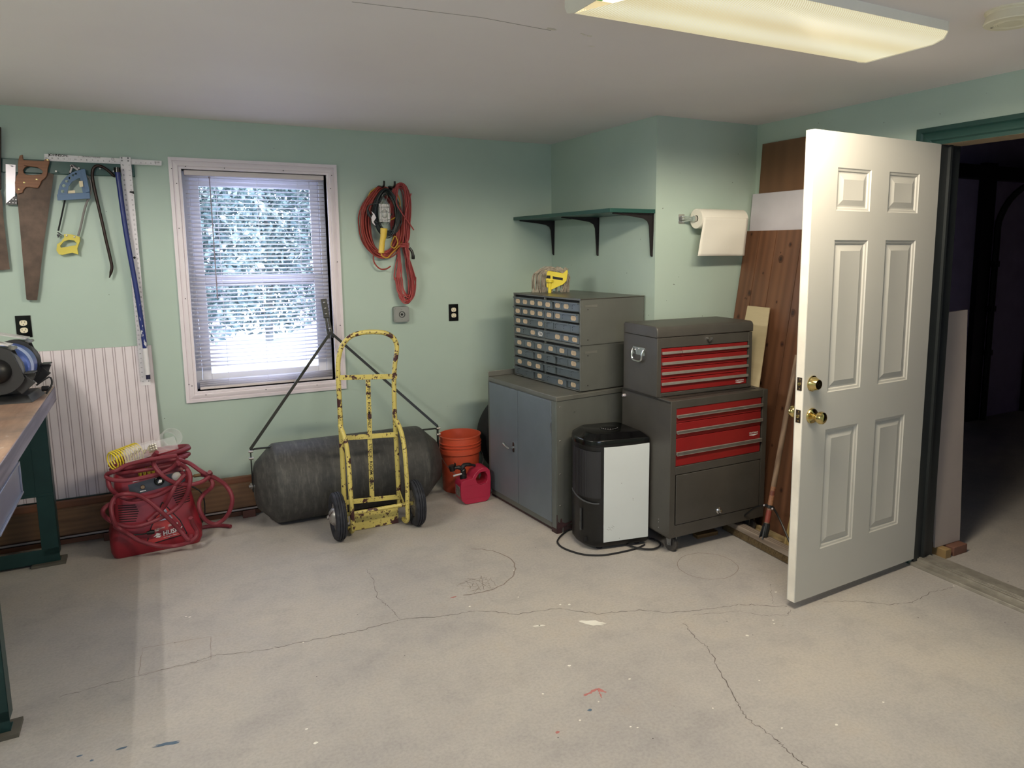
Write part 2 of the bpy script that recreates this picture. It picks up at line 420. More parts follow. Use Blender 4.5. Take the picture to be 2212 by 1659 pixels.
for sx, z0, z1, y in ((s1,1.41,1.946,YB+.11),(s2,.84,1.38,YB+.09)):
    m = MB(); m.box(.163,.782,y-.0015,y+.0015,z0,z1); m.build('window_pane', gm, sx)
m = MB(); m.box(WX0-.002,WX0,YB-.001,YB+.08,WZ0,WZ1); m.box(WX1,WX1+.002,YB-.001,YB+.08,WZ0,WZ1)
m.box(WX0,WX1,YB-.001,YB+.08,WZ0-.002,WZ0); m.box(WX0,WX1,YB-.001,YB+.08,WZ1,WZ1+.002); m.build('window_jamb', vinyl, win)
# unseen window opening added behind the camera to let in bluish fill daylight
w2 = struct(bpy.data.objects.new('added_fill_window', None)); C.objects.link(w2)
m = MB()
for a in ((RX0,RX0+.05,YF-.1,YF,RZ0,RZ1),(RX1-.05,RX1,YF-.1,YF,RZ0,RZ1),(RX0,RX1,YF-.1,YF,RZ0,RZ0+.05),(RX0,RX1,YF-.1,YF,RZ1-.05,RZ1),(.43,.47,YF-.1,YF,RZ0,RZ1)): m.box(*a)
m.build('window_frame', white_trim, w2)

# the mini blind
bl = thing('window_blind', 'white mini blind with open slats hanging in the window', 'blind', (.473, YB+.03, WZ0))
slat = NT('white_blind_slat'); slat.base(lin((244,242,246))); slat.set(Roughness=.4)
tl = slat.n('ShaderNodeBsdfTranslucent'); tl.inputs['Color'].default_value = (.93,.92,.98,1); mx = slat.n('ShaderNodeMixShader'); mx.inputs[0].default_value = .68
slat.l(slat.b.outputs[0], mx.inputs[1]); slat.l(tl.outputs[0], mx.inputs[2]); slat.l(mx.outputs[0], slat.t.nodes['Material Output'].inputs['Surface'])
m = MB(); m.box(.090,.857,YB+.008,YB+.036,2.0,2.029); m.build('head_rail', M('blind_rail', (214,204,204), .4, var=.03), bl, bevel=.003)
m = MB(); n = 51; z0, z1 = .80, 1.992
for i in range(n):
    z = z0+(z1-z0)*i/(n-1); a = math.radians(17+random.uniform(-1.5,1.5)); w = .0125
    if i < 4: z = .775+i*.011
    vs = []
    for x in (.093,.854):
        for k in range(5):
            t = -1+k/2; yy = t*w; cz = .0022*(1-t*t)
            vs.append((x, YB+.022+yy*math.cos(a), z+yy*math.sin(a)+cz))
    m.add(vs, [(k, k+1, k+6, k+5) for k in range(4)])
so = m.build('slats', slat.m, bl, ang=60, kind='stuff')
sm = so.modifiers.new('thick', 'SOLIDIFY'); sm.thickness = .0004
m = MB(); m.box(.093,.854,YB+.010,YB+.034,.757,.772); m.build('bottom_rail', _mc['blind_rail'], bl, bevel=.003)
m = MB(); m.tube([(.219,YB+.002,1.995),(.2185,YB+.001,1.7),(.218,YB+.001,1.294)], .0032, 6); m.ball((.218,YB+.001,1.99),.006,6)
m.build('tilt_wand', M('clear_wand', (150,140,150), .25), bl)
m = MB()
for x in (.25,.47,.70):
    for dy in (.009,.035): m.tube([(x,YB+dy,2.0),(x,YB+dy,.77)], .0007, 4)
m.build('ladder_cord', M('white_cord', (235,233,238), .8), bl)

# ground, drive and trees outside
m = MB(); m.box(-30, 40, YB+TH+.02, 60, -.32, -.12); struct(m.build('trim_1', M('pale_driveway', (236,236,240), .8, var=.05))).name = 'floor_outside'
leafm = NT('leaf_green'); v = leafm.coord(); leafm.base(leafm.ramp(leafm.noise(v, 5, 4, .7), [(.35, (.06,.10,.11)), (.5, (.15,.22,.21)), (.62, (.5,.55,.5))])); leafm.set(Roughness=.5)
def tree(x, y, h, w, n, label):
    t = thing('leafy_tree', label, 'tree', (x, y, -.12), 0, 'trees outside the window')
    m = MB(); m.tube([(x,y,-.12),(x+.1,y,h*.3),(x-.1,y,h*.75)], [.07,.05,.03], 8); m.build('trunk', M('tree_bark', (150,150,146), .9, bump=.3), t)
    m = MB()
    for i in range(n):
        for _ in range(20):
            p = Vector((random.uniform(-1,1), random.uniform(-1,1), random.uniform(-1,1)))
            if p.x*p.x+p.y*p.y+abs(p.z)**5 < 1: break
        c = Vector((x+p.x*w, y+p.y*w*.5, h*.5+p.z*h*.5)); s_ = random.uniform(.045,.10)
        a = Vector((random.gauss(0,1), random.gauss(0,1), random.gauss(0,1))).normalized(); b = a.orthogonal().normalized(); b = Matrix.Rotation(random.uniform(0,6), 3, a) @ b
        e = a.cross(b)
        m.add([c-b*s_, c+e*s_*.5, c+b*s_, c-e*s_*.5], [(0,1,2,3)])
    m.build('foliage', leafm.m, t, kind='stuff')
tree(-.4, 12.2, 5.2, 1.7, 13000, 'leafy tree beyond the blind, leftmost through the window')
tree(1.5, 14.4, 5.6, 1.9, 13000, 'leafy tree beyond the blind, middle of the window view')
tree(3.7, 16.6, 6.2, 2.2, 12000, 'leafy tree beyond the blind, rightmost through the window')
# ---------------------------------------------------------------- ceiling lights
LW = (1.0, .88, .68)
def lens_mat(name, k):
    lens = NT(name); v = lens.coord()
    wx = lens.n('ShaderNodeTexWave', wave_type='BANDS', bands_direction='X'); wx.inputs['Scale'].default_value = 36; lens.l(v, wx.inputs['Vector'])
    wy = lens.n('ShaderNodeTexWave', wave_type='BANDS', bands_direction='Y'); wy.inputs['Scale'].default_value = 1.75; wy.inputs['Phase Offset'].default_value = 1.2; lens.l(v, wy.inputs['Vector'])
    pat = lens.mix(1.0, lens.ramp(wx.outputs['Color'], [(0, (.62,.58,.44)), (1, (1,1,1))]), lens.ramp(wy.outputs['Color'], [(0, (.86,.75,.46)), (1, (1,.96,.72))]), 'MULTIPLY')
    lens.base((.45,.44,.40)); lens.l(pat, lens.b.inputs['Emission Color']); lens.set(Emission_Strength=k, Roughness=.3)
    return lens.m
enamel = M('white_enamel', (236,232,222), .3, var=.03)
def light_fixture(label, loc, rz, spots, power, colour, lens, open_end=True):
    t = thing('ceiling_light', label, 'ceiling light', loc, rz)
    ROOT[t.name] = Matrix.Identity(4)      # parts below are given in the fixture's own space
    L, w = .613, .182
    m = MB(); m.box(-L+.002, L-.002, -w, w, -.004, 0); m.box(-L+.002, L-.002, -w-.002, -w, -.030, 0); m.box(-L+.002, L-.002, w, w+.002, -.030, 0); m.build('housing', enamel, t)
    prof = [(-w, -.028), (-w, -.036), (-w+.012, -.050), (-w+.05, -.060), (w-.05, -.060), (w-.012, -.050), (w, -.036), (w, -.028)]
    m = MB(); vs = []
    k = len(prof)      # at the open end the sagging lens has slipped off the tube ends
    for i, (y, z) in enumerate(prof): vs.append((-L+.004+(.14*(1-(y+w)/(2*w))**1.5 if open_end else 0), y, z))
    for y, z in prof: vs.append((L-.004, y, z))
    fs = [(i, i+1, k+i+1, k+i) for i in range(k-1)]
    m.add(vs, fs); m.build('lens', lens, t, ang=50)
    for s_ in (-1, 1):
        m = MB(); ep = [(-w-.003, 0), (-w-.003,-.034), (-w+.010,-.053), (-w+.05,-.063), (w-.05,-.063), (w-.010,-.053), (w+.003,-.034), (w+.003,0)]
        fn = lambda a, b, c: (c, a, b)
        m.plate(ep, [], fn, s_*L-.0015, s_*L+.0015); m.build('end_plate', enamel, t)
    for y in (-.06, .06):
        m = MB(); m.cyl((-L+.03,y,-.030),(L-.03,y,-.030),.0125,14)
        tb = m.build('tube', emit('fluorescent_glow', colour, 1.6), t)
        for s_ in (-1, 1): m = MB(); m.cyl((s_*(L-.02),y,-.030),(s_*(L-.05),y,-.030),.0132,14); m.build('tube_cap', M('green_tube_cap', (60,150,84), .4), tb)
    for i in range(spots[0]):
        for j in range(spots[1]):
            ld = bpy.data.lights.new('tube_light', 'SPOT'); ld.energy = power/(spots[0]*spots[1]); ld.color = colour
            ld.spot_size = math.radians(176); ld.spot_blend = .25; ld.shadow_soft_size = 0
            lo = bpy.data.objects.new('tube_light', ld); C.objects.link(lo); lo.parent = t
            lo.location = (-L*.9+1.8*L*(i+.5)/spots[0], -w*.8+1.6*w*(j+.5)/spots[1], -.066)
            lo.rotation_euler = (0, 0, 0)
    return t
light_fixture('long fluorescent ceiling light glowing cream over the middle of the room', (1.676, 1.77, ZC), 0, (9, 3), 122, LW, lens_mat('prismatic_lens', .76))
light_fixture('fluorescent ceiling light above the workbench, outside the view', (-1.10, 2.5, ZC), PI/2, (9, 2), 88, (1.0,.93,.84), lens_mat('bright_prismatic_lens', 2.5), False)
# smoke detector
t = thing('smoke_detector', 'round white smoke detector on the ceiling', 'smoke detector', (2.362, 1.4225, ZC))
sdm = M('aged_white_plastic', (232,224,200), .4, var=.03)
m = MB(); m.lathe([(0,0),(.078,0),(.078,-.006),(.072,-.008),(.072,-.013)], (2.362,1.4225,ZC), n=48); m.build('mounting_ring', sdm, t)
m = MB(); m.lathe([(.070,-.010),(.073,-.014),(.078,-.034),(.080,-.037),(.078,-.040),(.052,-.041),(.051,-.039),(.049,-.041),(.046,-.041),(.045,-.039),(.043,-.041),(.04,-.041),(.039,-.039),(.037,-.041),(0,-.041)], (2.362,1.4225,ZC), n=48)
dc = m.build('cover', sdm, t); m = MB(); m.box(2.345,2.351,1.475,1.481,ZC-.0415,ZC-.039); m.build('indicator', black_plastic, dc)

# ---------------------------------------------------------------- things hung on the window wall
WZ = lambda dep: (lambda a, b, c: (a, YB-dep-c, b))       # plate lying parallel to the wall
m = MB(); m.box(-1.5, -.150, YB-.021, YB, 1.976, 2.046)
tag(m.build('wall_rail', green_trim, bevel=.003), 'dark green hanging board screwed to the wall behind the saws', 'hanging rail')
rust_blade = M('rusty_blade', (84,68,58), .55, .4, var=.4, vs=14, bump=.2)
# drywall T-square
grey_rivet = M('grey_rivet', (120,118,120), .4, .6)
t = thing('t_square', 'white aluminium drywall T-square with a long numbered blade', 't-square', (-.19, YB, .81))
tsq = chipped('white_coated_aluminium', (226,222,226), (160,156,156), 8, .70, .4, .72)
m = MB(); m.plate([(-0.5506, 2.0762), (-0.016, 2.0688), (-0.0179, 2.0425), (-0.5536, 2.0414)], [], WZ(.0225), 0, .003); hd = m.build('head', tsq, t)
H0, H1 = (-0.552, 4.655, 2.0598), (-0.0169, 4.655, 2.0563)
BL = [(-0.2139, 2.0793), (-0.1632, 2.0796), (-0.1569, 0.8173), (-0.2048, 0.8178)]
m = MB(); m.plate(BL, [], WZ(.0275), 0, .003); bd = m.build('blade', tsq, t)
m = MB(); hx0, hx1 = -.555, -.016; yk = YB-.0259
text(m, 'JOHNSON.', (-.490, yk, 2.072), (1,0,-.012), (0,0,1), .017, .088, bold=True)
text(m, 'DRYWALL T-SQUARE', (-.345, yk, 2.071), (1,0,-.012), (0,0,1), .010, .082)
for i, q in enumerate(['15','14','13','12','11','10','9','8','7','6','5','4','3']): text(m, q, (-.545+i*.0255, yk, 2.056-i*.0002), (1,0,0), (0,0,1), .0105)
for i, q in enumerate(['1','2','3','4','5']): text(m, q, (-.140+i*.0235, yk, 2.053), (1,0,0), (0,0,1), .0105)
for i in range(9): m.box(-.050+i*.0028, -.050+i*.0028+random.choice((.0008,.0016)), yk, yk+.0002, 2.055, 2.064)
m.cyl((-.528,yk,2.072),(-.528,yk-.0004,2.072),.004,12)
for i in range(6): m.lathe([(.006,0),(.0072,0)], (-.247, yk, 2.066), (0,1,0), 20)
text(m, 'M', (-.247, yk, 2.066), (1,0,0), (0,0,1), .008)
for i in range(84): m.box(-.552+i*.0063, -.5515+i*.0063, yk, yk+.0002, 2.0455-i*.0000, 2.0495)
m.build('lettering', ink, hd)
m = MB(); yk = YB-.0309
b0, b1 = Vector((BL[0][0]/2+BL[1][0]/2, 0, BL[0][1])), Vector((BL[3][0]/2+BL[2][0]/2, 0, BL[3][1]))
hw = (BL[1][0]-BL[0][0])/2
for i in range(46):
    q = b0.lerp(b1, (i+1.6)/47.5)
    for s_ in (-1, 1):
        text(m, str(47-i if s_ < 0 else i+1), (q.x+s_*hw*.58, yk, q.z), (0,0,-1), (1,0,0), .011)
        for k in range(4): m.box(q.x+s_*hw*.99-.003, q.x+s_*hw*.99+.003, yk, yk+.0002, q.z+k*.0066, q.z+k*.0066+.0006)
q = b0.lerp(b1, .43); m.add([(q.x-.008,yk,q.z),(q.x,yk,q.z-.008),(q.x+.008,yk,q.z),(q.x,yk,q.z+.008)], [(0,1,2,3)])
m.plate([(q.x+hw*.2,2.083-.185),(q.x+hw*.95,2.083-.185),(q.x+hw*.95,2.083-.20),(q.x+hw*.1,2.083-.192)], [], lambda a,b,c: (a,yk+c,b), 0, .0002)
m.build('lettering', ink, bd)
for x in (-.206,-.176):
    for z in (2.074,2.060): m = MB(); m.lathe([(.0045,0),(.0035,.002),(0,.0024)], (x,YB-.0305,z), (0,-1,0), 14); m.build('rivet', grey_rivet, bd)
# blue pole hanging against the T-square
t = thing('extension_pole', 'blue paint-roller pole with worn paint and a white grip, hanging on the wall', 'pole', (-.2, YB-.062, .88))
pole = NT('worn_blue_paint'); v = pole.coord(); tc = pole.n('ShaderNodeTexCoord'); sep = pole.n('ShaderNodeSeparateXYZ'); pole.l(tc.outputs['Object'], sep.inputs[0])
gr = pole.n('ShaderNodeMapRange'); pole.l(sep.outputs['Z'], gr.inputs['Value']); gr.inputs['From Min'].default_value = .15; gr.inputs['From Max'].default_value = .75; gr.inputs['To Min'].default_value = .53; gr.inputs['To Max'].default_value = .80
nz = pole.noise(pole.coord((1,1,.4)), 60, 5, .7); msk = pole.math('GREATER_THAN', nz, gr.outputs[0])
pole.base(pole.mix(msk, lin((30,44,110)), lin((206,206,214)))); pole.set(Roughness=.35)
PA, PB, PC, PD = (-0.2284, 4.625, 1.994), (-0.169, 4.625, 1.0344), (-0.1662, 4.625, 0.8842), (-0.1659, 4.625, 0.8577)
PS = (-0.2286, 4.625, 2.0183)
m = MB(); m.tube(smooth([PA, (-0.2133, 4.625, 1.6794), (-0.1847, 4.625, 1.3253), PB], 4), .0128, 14); po = m.build('pole', pole.m, t)
m = MB(); m.cyl(PS, PA, .0165, 14); m.build('end_cap', gloss_black, t)
m = MB(); m.cyl(PB, PC, .0135, 14); m.build('grip', M('white_grip', (222,220,224), .5), t)
m = MB(); m.cyl(PC, PD, .011, 14); m.build('tip', M('navy_tip', (28,28,60), .5), t)
# crowbar
t = MB(); pp = smooth([(-0.2442, 4.655, 1.9693), (-0.2536, 4.655, 1.9819), (-0.2701, 4.655, 2.0006), (-0.2941, 4.655, 2.0199), (-0.3215, 4.655, 2.0262), (-0.3406, 4.655, 2.0073), (-0.347, 4.655, 1.9709), (-0.343, 4.655, 1.9126), (-0.3326, 4.655, 1.8189), (-0.3216, 4.655, 1.7303), (-0.311, 4.655, 1.6349), (-0.2999, 4.655, 1.5446), (-0.2947, 4.655, 1.4901), (-0.3012, 4.655, 1.4598), (-0.3114, 4.655, 1.4284)], 3)
rr = [.0085]*len(pp); rr[0] = .003; rr[1] = .005; rr[-1] = .002; rr[-2] = .004; rr[-3] = .006
t.tube(pp, rr, 6)
tag(t.build('crowbar', M('dark_forged_steel', (54,44,42), .38, .7, var=.3), ang=70), 'black steel crowbar hooked over the green board', 'crowbar')
# big hand saw
t = thing('hand_saw', 'rusty hand saw with a carved wooden handle and screws', 'saw', (-.6, YB, 1.32))
m = MB()
BP = [(-0.6825, 1.8782), (-0.6899, 1.3257), (-0.6837, 1.3208), (-0.6455, 1.3188), (-0.6327, 1.3842), (-0.6127, 1.5008), (-0.5913, 1.6169), (-0.5671, 1.7328), (-0.5411, 1.8599), (-0.5181, 1.9739), (-0.5387, 1.9799), (-0.5656, 1.9787), (-0.6071, 1.9373), (-0.6571, 1.9016)]
m.plate(BP, [], WZ(.034), 0, .0015)
# teeth along the front edge
for (a, b) in zip(BP[3:9], BP[4:10]):
    A, B = Vector((*a, 0)), Vector((*b, 0)); n = int((B-A).length/.0055)
    for i in range(n):
        p, q = A.lerp(B, i/n), A.lerp(B, (i+1)/n)
        m.add([(p.x,YB-.035,p.y),(q.x,YB-.035,q.y),((p.x+q.x)/2+.0035,YB-.035,(p.y+q.y)/2)], [(0,1,2)])
m.build('blade', rust_blade, t)
m = MB(); m.plate([(-0.6527, 2.0597), (-0.6406, 2.0654), (-0.6405, 2.0453), (-0.6383, 2.0382), (-0.5985, 2.038), (-0.5535, 2.0381), (-0.5465, 2.0475), (-0.5311, 2.0483), (-0.5293, 2.0359), (-0.5388, 2.0026), (-0.5451, 1.9671), (-0.5561, 1.9496), (-0.5699, 1.9388), (-0.5794, 1.9168), (-0.5905, 1.8988), (-0.6103, 1.8998), (-0.6265, 1.9038), (-0.6408, 1.901), (-0.6512, 1.8894), (-0.6567, 1.8745), (-0.678, 1.866), (-0.6862, 1.8725), (-0.6841, 1.9231), (-0.6757, 1.9559), (-0.6672, 1.9686), (-0.6647, 2.0134), (-0.6591, 2.0405)],
    [[(-0.6369, 2.0008), (-0.6189, 2.0084), (-0.5825, 2.0039), (-0.5668, 1.9928), (-0.5615, 1.9817), (-0.5693, 1.9694), (-0.6047, 1.9651), (-0.6329, 1.965), (-0.6439, 1.9741), (-0.6445, 1.9881)]], WZ(.029), 0, .020)
hn = m.build('handle', wood('worn_beech', (148,100,70), (116,76,52), 'x', 14, ring=.15), t, bevel=.003)
for (x, y, z) in [(-0.6448, 4.655, 1.9251), (-0.591, 4.655, 1.943), (-0.6703, 4.655, 1.8893), (-0.5362, 4.655, 2.0441)]: m = MB(); m.lathe([(.0048,0),(.004,.0025),(0,.003)], (x,YB-.047,z), (0,-1,0), 14); m.build('screw', brass, hn)
m = MB()
for (x, y, z) in [(-0.6308, 4.655, 2.0173), (-0.6198, 4.655, 2.0201), (-0.6088, 4.655, 2.0218), (-0.5978, 4.655, 2.0234), (-0.587, 4.655, 2.0234), (-0.5762, 4.655, 2.0223), (-0.5654, 4.655, 2.0205)]:
    for s_ in (-1, 1): m.bar((x-.004,YB-.0473,z), (x+.002,YB-.0473,z+s_*.004), .0014, .0004, (0,1,0))
m.build('wheat_carving', M('dark_carving', (64,38,26), .8), hn)
# second saw, mostly beyond the edge of the view
t = thing('hand_saw', 'dark rusty saw at the far left, only its blade edge in view', 'saw', (-.95, YB, 1.47))
m = MB(); m.plate([(-0.7481, 1.8761), (-0.7456, 1.8426), (-0.7492, 1.7302), (-0.746, 1.4826), (-0.8151, 1.4753), (-0.8398, 1.9501), (-0.7682, 1.9973)], [], WZ(.034), 0, .0015); m.build('blade', rust_blade, t)
m = MB(); m.plate([(-0.7191, 2.1979), (-0.7462, 1.8873), (-0.7792, 1.8751), (-0.8319, 1.9394), (-0.8342, 2.0596), (-0.7964, 2.1814)], [[(-0.7528, 2.119), (-0.7682, 1.9973), (-0.7999, 1.9958), (-0.8004, 2.0888)]], WZ(.025), 0, .02)
m.build('handle', M('dark_wood', (58,42,34), .6, var=.3), t, bevel=.003)
# try square
t = thing('try_square', 'try square with a bright blade and a black handle, between the saws', 'square', (-.75, YB, 1.73))
m = MB(); m.plate([(-0.718, 2.0167), (-0.6775, 2.0143), (-0.6934, 1.8541), (-0.7338, 1.8169)], [], WZ(.022), 0, .0015); m.build('blade', alu, t)
m = MB(); m.plate([(-0.7333, 1.8169), (-0.6952, 1.8551), (-0.6822, 1.8544), (-0.6858, 1.813), (-0.7324, 1.8118)], [], WZ(.020), 0, .016); hh = m.build('stock', black_plastic, t, bevel=.001)
m = MB()
for (x, y, z) in [(-0.7165, 4.67, 1.8235), (-0.7011, 4.67, 1.8403), (-0.7027, 4.67, 1.8222), (-0.6892, 4.67, 1.8383), (-0.6907, 4.67, 1.8213)]: m.cyl((x,YB-.0365,z),(x,YB-.035,z),.0022,8)
m.build('rivet', alu, hh)
# hacksaw
t = thing('hacksaw', 'hacksaw with a yellow handle hanging on the wall', 'saw', (-.44, YB, 1.56))
grey_bar = M('grey_steel_bar', (140,136,136), .4, .6, var=.15)
m = MB(); m.tube(smooth([(-0.4367, 4.66, 1.6548), (-0.4221, 4.66, 1.6997), (-0.395, 4.66, 1.8001), (-0.3698, 4.66, 1.8653), (-0.3575, 4.66, 1.9066), (-0.3577, 4.66, 1.9417), (-0.3669, 4.66, 1.9646), (-0.3902, 4.66, 1.9869), (-0.4132, 4.66, 2.009), (-0.4365, 4.66, 2.0251)], 4), .0055, 8); m.build('frame', grey_bar, t)
m = MB(); m.tube([(-0.5225, 4.66, 1.6812), (-0.5016, 4.66, 1.7571), (-0.4814, 4.66, 1.8359), (-0.4627, 4.66, 1.9088), (-0.4368, 4.66, 2.0222)], .0045, 6); m.build('front_arm', dark_steel, t)
m = MB(); m.plate([(-0.498, 1.6639), (-0.4659, 1.6629), (-0.4291, 1.6495), (-0.4299, 1.6276), (-0.4451, 1.5874), (-0.4431, 1.5565), (-0.4543, 1.5602), (-0.4688, 1.5662), (-0.5143, 1.5547), (-0.5288, 1.5583), (-0.5378, 1.5789), (-0.5318, 1.6111), (-0.5125, 1.6252), (-0.4979, 1.6463)],
    [[(-0.5198, 1.6017), (-0.5011, 1.6258), (-0.4782, 1.634), (-0.4547, 1.6299), (-0.4443, 1.6158), (-0.4506, 1.6057), (-0.4911, 1.597), (-0.5171, 1.5929)]], WZ(.018), 0, .024)
yh = m.build('handle', M('yellow_plastic', (206,190,70), .35), t, bevel=.004)
for (x, y, z) in [(-0.4863, 4.66, 1.6563), (-0.4521, 4.66, 1.6494)]: m = MB(); m.lathe([(.005,0),(.004,.003),(0,.0034)], (x,YB-.042,z), (0,-1,0), 12); m.build('screw', screw_steel, yh)
m = MB()
for (x, y, z) in [(-0.5245, 4.66, 1.6579)]:
    m.cyl((x,YB-.036,z),(x,YB-.018,z),.006,10); m.bar((x-.002,YB-.026,z+.016),(x+.013,YB-.026,z+.002),.006,.006); m.bar((x,YB-.026,z),(x-.002,YB-.026,z-.012),.005,.005)
m.build('tension_nut', dark_steel, t)
# blue angle guide in front of the hacksaw
t = thing('angle_guide', 'blue plastic quarter-circle saw guide with paper stickers, in front of the hacksaw', 'saw guide', (-.44, YB, 1.83))
blue_pl = M('blue_plastic', (74,104,140), .45)
q = lambda *a: a
hol = [[(-0.4648, 1.8756), (-0.4559, 1.9122), (-0.4376, 1.9382), (-0.4092, 1.9554), (-0.4025, 1.958), (-0.3958, 1.8807)]]
for (x, y, z), r in zip([(-0.4849, 4.64, 1.8859), (-0.4767, 4.64, 1.9149), (-0.463, 4.64, 1.9389), (-0.447, 4.64, 1.9556), (-0.4321, 4.64, 1.97), (-0.4185, 4.64, 1.9798)], (.0085,.0085,.0075,.006,.0055,.0045)): hol.append([(a, b) for a, b in circ(x, z, r, 14)])
m = MB(); m.plate([(-0.5078, 1.8668), (-0.5029, 1.8916), (-0.4944, 1.9177), (-0.4804, 1.9411), (-0.4615, 1.9636), (-0.4379, 1.983), (-0.4124, 1.9956), (-0.3992, 1.9991), (-0.3822, 2.0016), (-0.3799, 1.9682), (-0.3638, 1.8875), (-0.3676, 1.8711)], hol, WZ(.043), 0, .008)
g = m.build('quadrant', blue_pl, t, bevel=.0008)
m = MB(); m.plate([(-0.5096, 1.8685), (-0.3643, 1.8817), (-0.3642, 1.8513), (-0.5092, 1.8381)], [], WZ(.040), 0, .020); m.plate([(-0.396, 2.0021), (-0.376, 2.0053), (-0.3633, 1.8875), (-0.3818, 1.8811)], [], WZ(.040), 0, .018)
m.build('fence', blue_pl, t, bevel=.001)
m = MB(); m.plate([(-0.4079, 1.9411), (-0.3909, 1.9429), (-0.3903, 1.9128), (-0.4063, 1.9105)], [], WZ(.0585), 0, .0006); m.build('sticker', M('cream_sticker', (222,208,176), .6), t); m = MB(); m.plate([(-0.4602, 1.8901), (-0.4295, 1.8929), (-0.4297, 1.8784), (-0.4604, 1.8752)], [], WZ(.052), 0, .0006)
m.build('sticker', M('cream_sticker', (222,208,176), .6), t)
m = MB(); m.bar(*[(-0.4438, 4.64, 1.9827), (-0.4298, 4.64, 2.0235)], .008, .006, (0,1,0)); m.bar(*[(-0.4397, 4.64, 2.0218), (-0.4072, 4.64, 1.9987)], .008, .006, (0,1,0))
m.build('clamp', grey_bar, t)
# nails in the green board
NW = ['between the big saw and the blue guide', 'holding the try square', 'above the bend of the crowbar', 'at the top of the blue guide', 'beside the hook of the crowbar']
for (x, y, z) in [(-0.5047, 4.665, 1.9863), (-0.6968, 4.665, 2.0078), (-0.3084, 4.665, 2.0085), (-0.403, 4.665, 2.0065), (-0.2478, 4.665, 1.9978)]:
    m = MB(); m.cyl((x,YB-.02,z),(x,YB-.05,z+.002),.0016,8); m.cyl((x,YB-.05,z+.002),(x,YB-.0515,z+.002),.004,10)
    tag(m.build('nail', screw_steel), 'small steel nail in the green board ' + NW.pop(0), 'nail', 'nails in the green board')

# outlets
def outlet(x, z, label):
    t = thing('wall_outlet', label, 'outlet', (x, YB, z))
    m = MB(); m.box(x-.034, x+.034, YB-.006, YB, z-.058, z+.058); pl = m.build('cover_plate', gloss_black, t, bevel=.002)
    for dz in (-.0195, .0195):
        m = MB(); o = [(a, b) for a, b in rrect(x-.0165, x+.0165, z+dz-.014, z+dz+.014, .011)]
        m.plate(o, [], lambda a, b, c: (a, YB-.006-c, b), 0, .003); rc = m.build('receptacle', M('ivory_plastic', (232,222,196), .4, var=.02), t)
        m = MB(); m.box(x-.0085,x-.0065,YB-.0095,YB-.0088,z+dz-.001,z+dz+.009); m.box(x+.006,x+.008,YB-.0095,YB-.0088,z+dz+.000,z+dz+.008)
        m.cyl((x,YB-.0088,z+dz-.008),(x,YB-.0095,z+dz-.008),.0026,10); m.build('slot', ink, rc)
    m = MB(); m.lathe([(.003,0),(0,.001)], (x,YB-.006,z), (0,-1,0), 10); m.build('screw', dark_steel, pl)
outlet(-.718, 1.180, 'black-plated outlet below the saws, above the white beadboard')
outlet(1.672, 1.146, 'black-plated outlet on the green wall right of the hanging cords')
# metal junction box with a round socket
t = thing('junction_box', 'square steel outlet box with a round black socket under the red cord', 'outlet', (1.30, YB, 1.153))
gal = chipped('galvanised_steel', (150,152,150), (110,112,112), 20, .66, .4, .7, .7)
m = MB(); m.plate(rrect(1.25,1.352,1.102,1.204,.012), [], lambda a,b,c: (a,YB-c,b), 0, .040); bx = m.build('box', gal, t, bevel=.002)
m = MB(); m.plate(rrect(1.255,1.347,1.107,1.199,.010), [circ(1.303,1.153,.021)], lambda a,b,c: (a,YB-.040-c,b), 0, .003); m.build('cover', gal, t)
m = MB(); m.lathe([(.021,0),(.021,.004),(.017,.004),(.016,-.004),(.009,-.004),(.008,.001),(.004,.001),(0,.001)], (1.303,YB-.040,1.153), (0,-1,0), 24); m.build('socket', black_plastic, t)
for x, z in ((1.262,1.193),(1.262,1.113),(1.342,1.113),(1.303,1.185),(1.303,1.120)): m = MB(); m.lathe([(.0035,0),(.0025,.002),(0,.0022)], (x,YB-.043,z), (0,-1,0), 10); m.build('screw', screw_steel, t)

# ---------------------------------------------------------------- hanging cords
ZW = 'Z'
red_c = M('red_cord', (150,58,50), .5, var=.12); red2 = M('faded_red_cord', (158,66,66), .5, var=.12); blk_c = M('dark_green_black_cord', (26,36,38), .45, var=.2); yel_c = M('yellow_cord', (190,150,50), .5)
def coil(mb, cx, cz, hw, hh, n, r, y0, jit=.014, thick=.05, tilt=0, squash=.0, N=26):
    for k in range(n):
        w = hw*(1-random.uniform(0, squash)); h = hh*(1-random.uniform(0, squash*.6)); ox, oz = random.gauss(0,jit), random.gauss(0,jit*.6); ph = random.uniform(-.2,.2)
        yy = y0-thick*random.random(); pts = []
        top = cz+hh
        for i in range(N):
            a = 2*PI*i/N; x = (w+random.gauss(0,.001))*math.sin(a); z = h*math.cos(a)
            pinch = 1-.35*max(0, math.cos(a))**3
            pts.append((cx+ox+x*pinch+tilt*z, yy+.012*math.sin(a*2+ph), min(top, cz+oz+z)))
        mb.tube(smooth(pts, 2, True), r, 7, closed=True)
hooks = []
for hx_, lab in ((1.195, 'black wall hook holding the round red cord coil'), (1.262, 'black wall hook holding the gathered red cord')):
    m = MB(); m.tube(smooth([(hx_,YB-.001,1.965),(hx_,YB-.02,1.972),(hx_,YB-.085,1.965),(hx_,YB-.12,1.975),(hx_,YB-.125,2.0)], 4), .0065, 8); m.cyl((hx_,YB-.004,1.965),(hx_,YB,1.965),.016,12)
    tag(m.build('wall_hook', black_plastic), lab, 'hook')
t = thing('cord_coil', 'round coil of red extension cord hanging on the wall, left of the gathered one', 'cord', (1.19, YB, 1.60))
m = MB(); coil(m, 1.195, 1.745, .130, .225, 25, .0045, YB-.015, .010, .055, squash=.30)
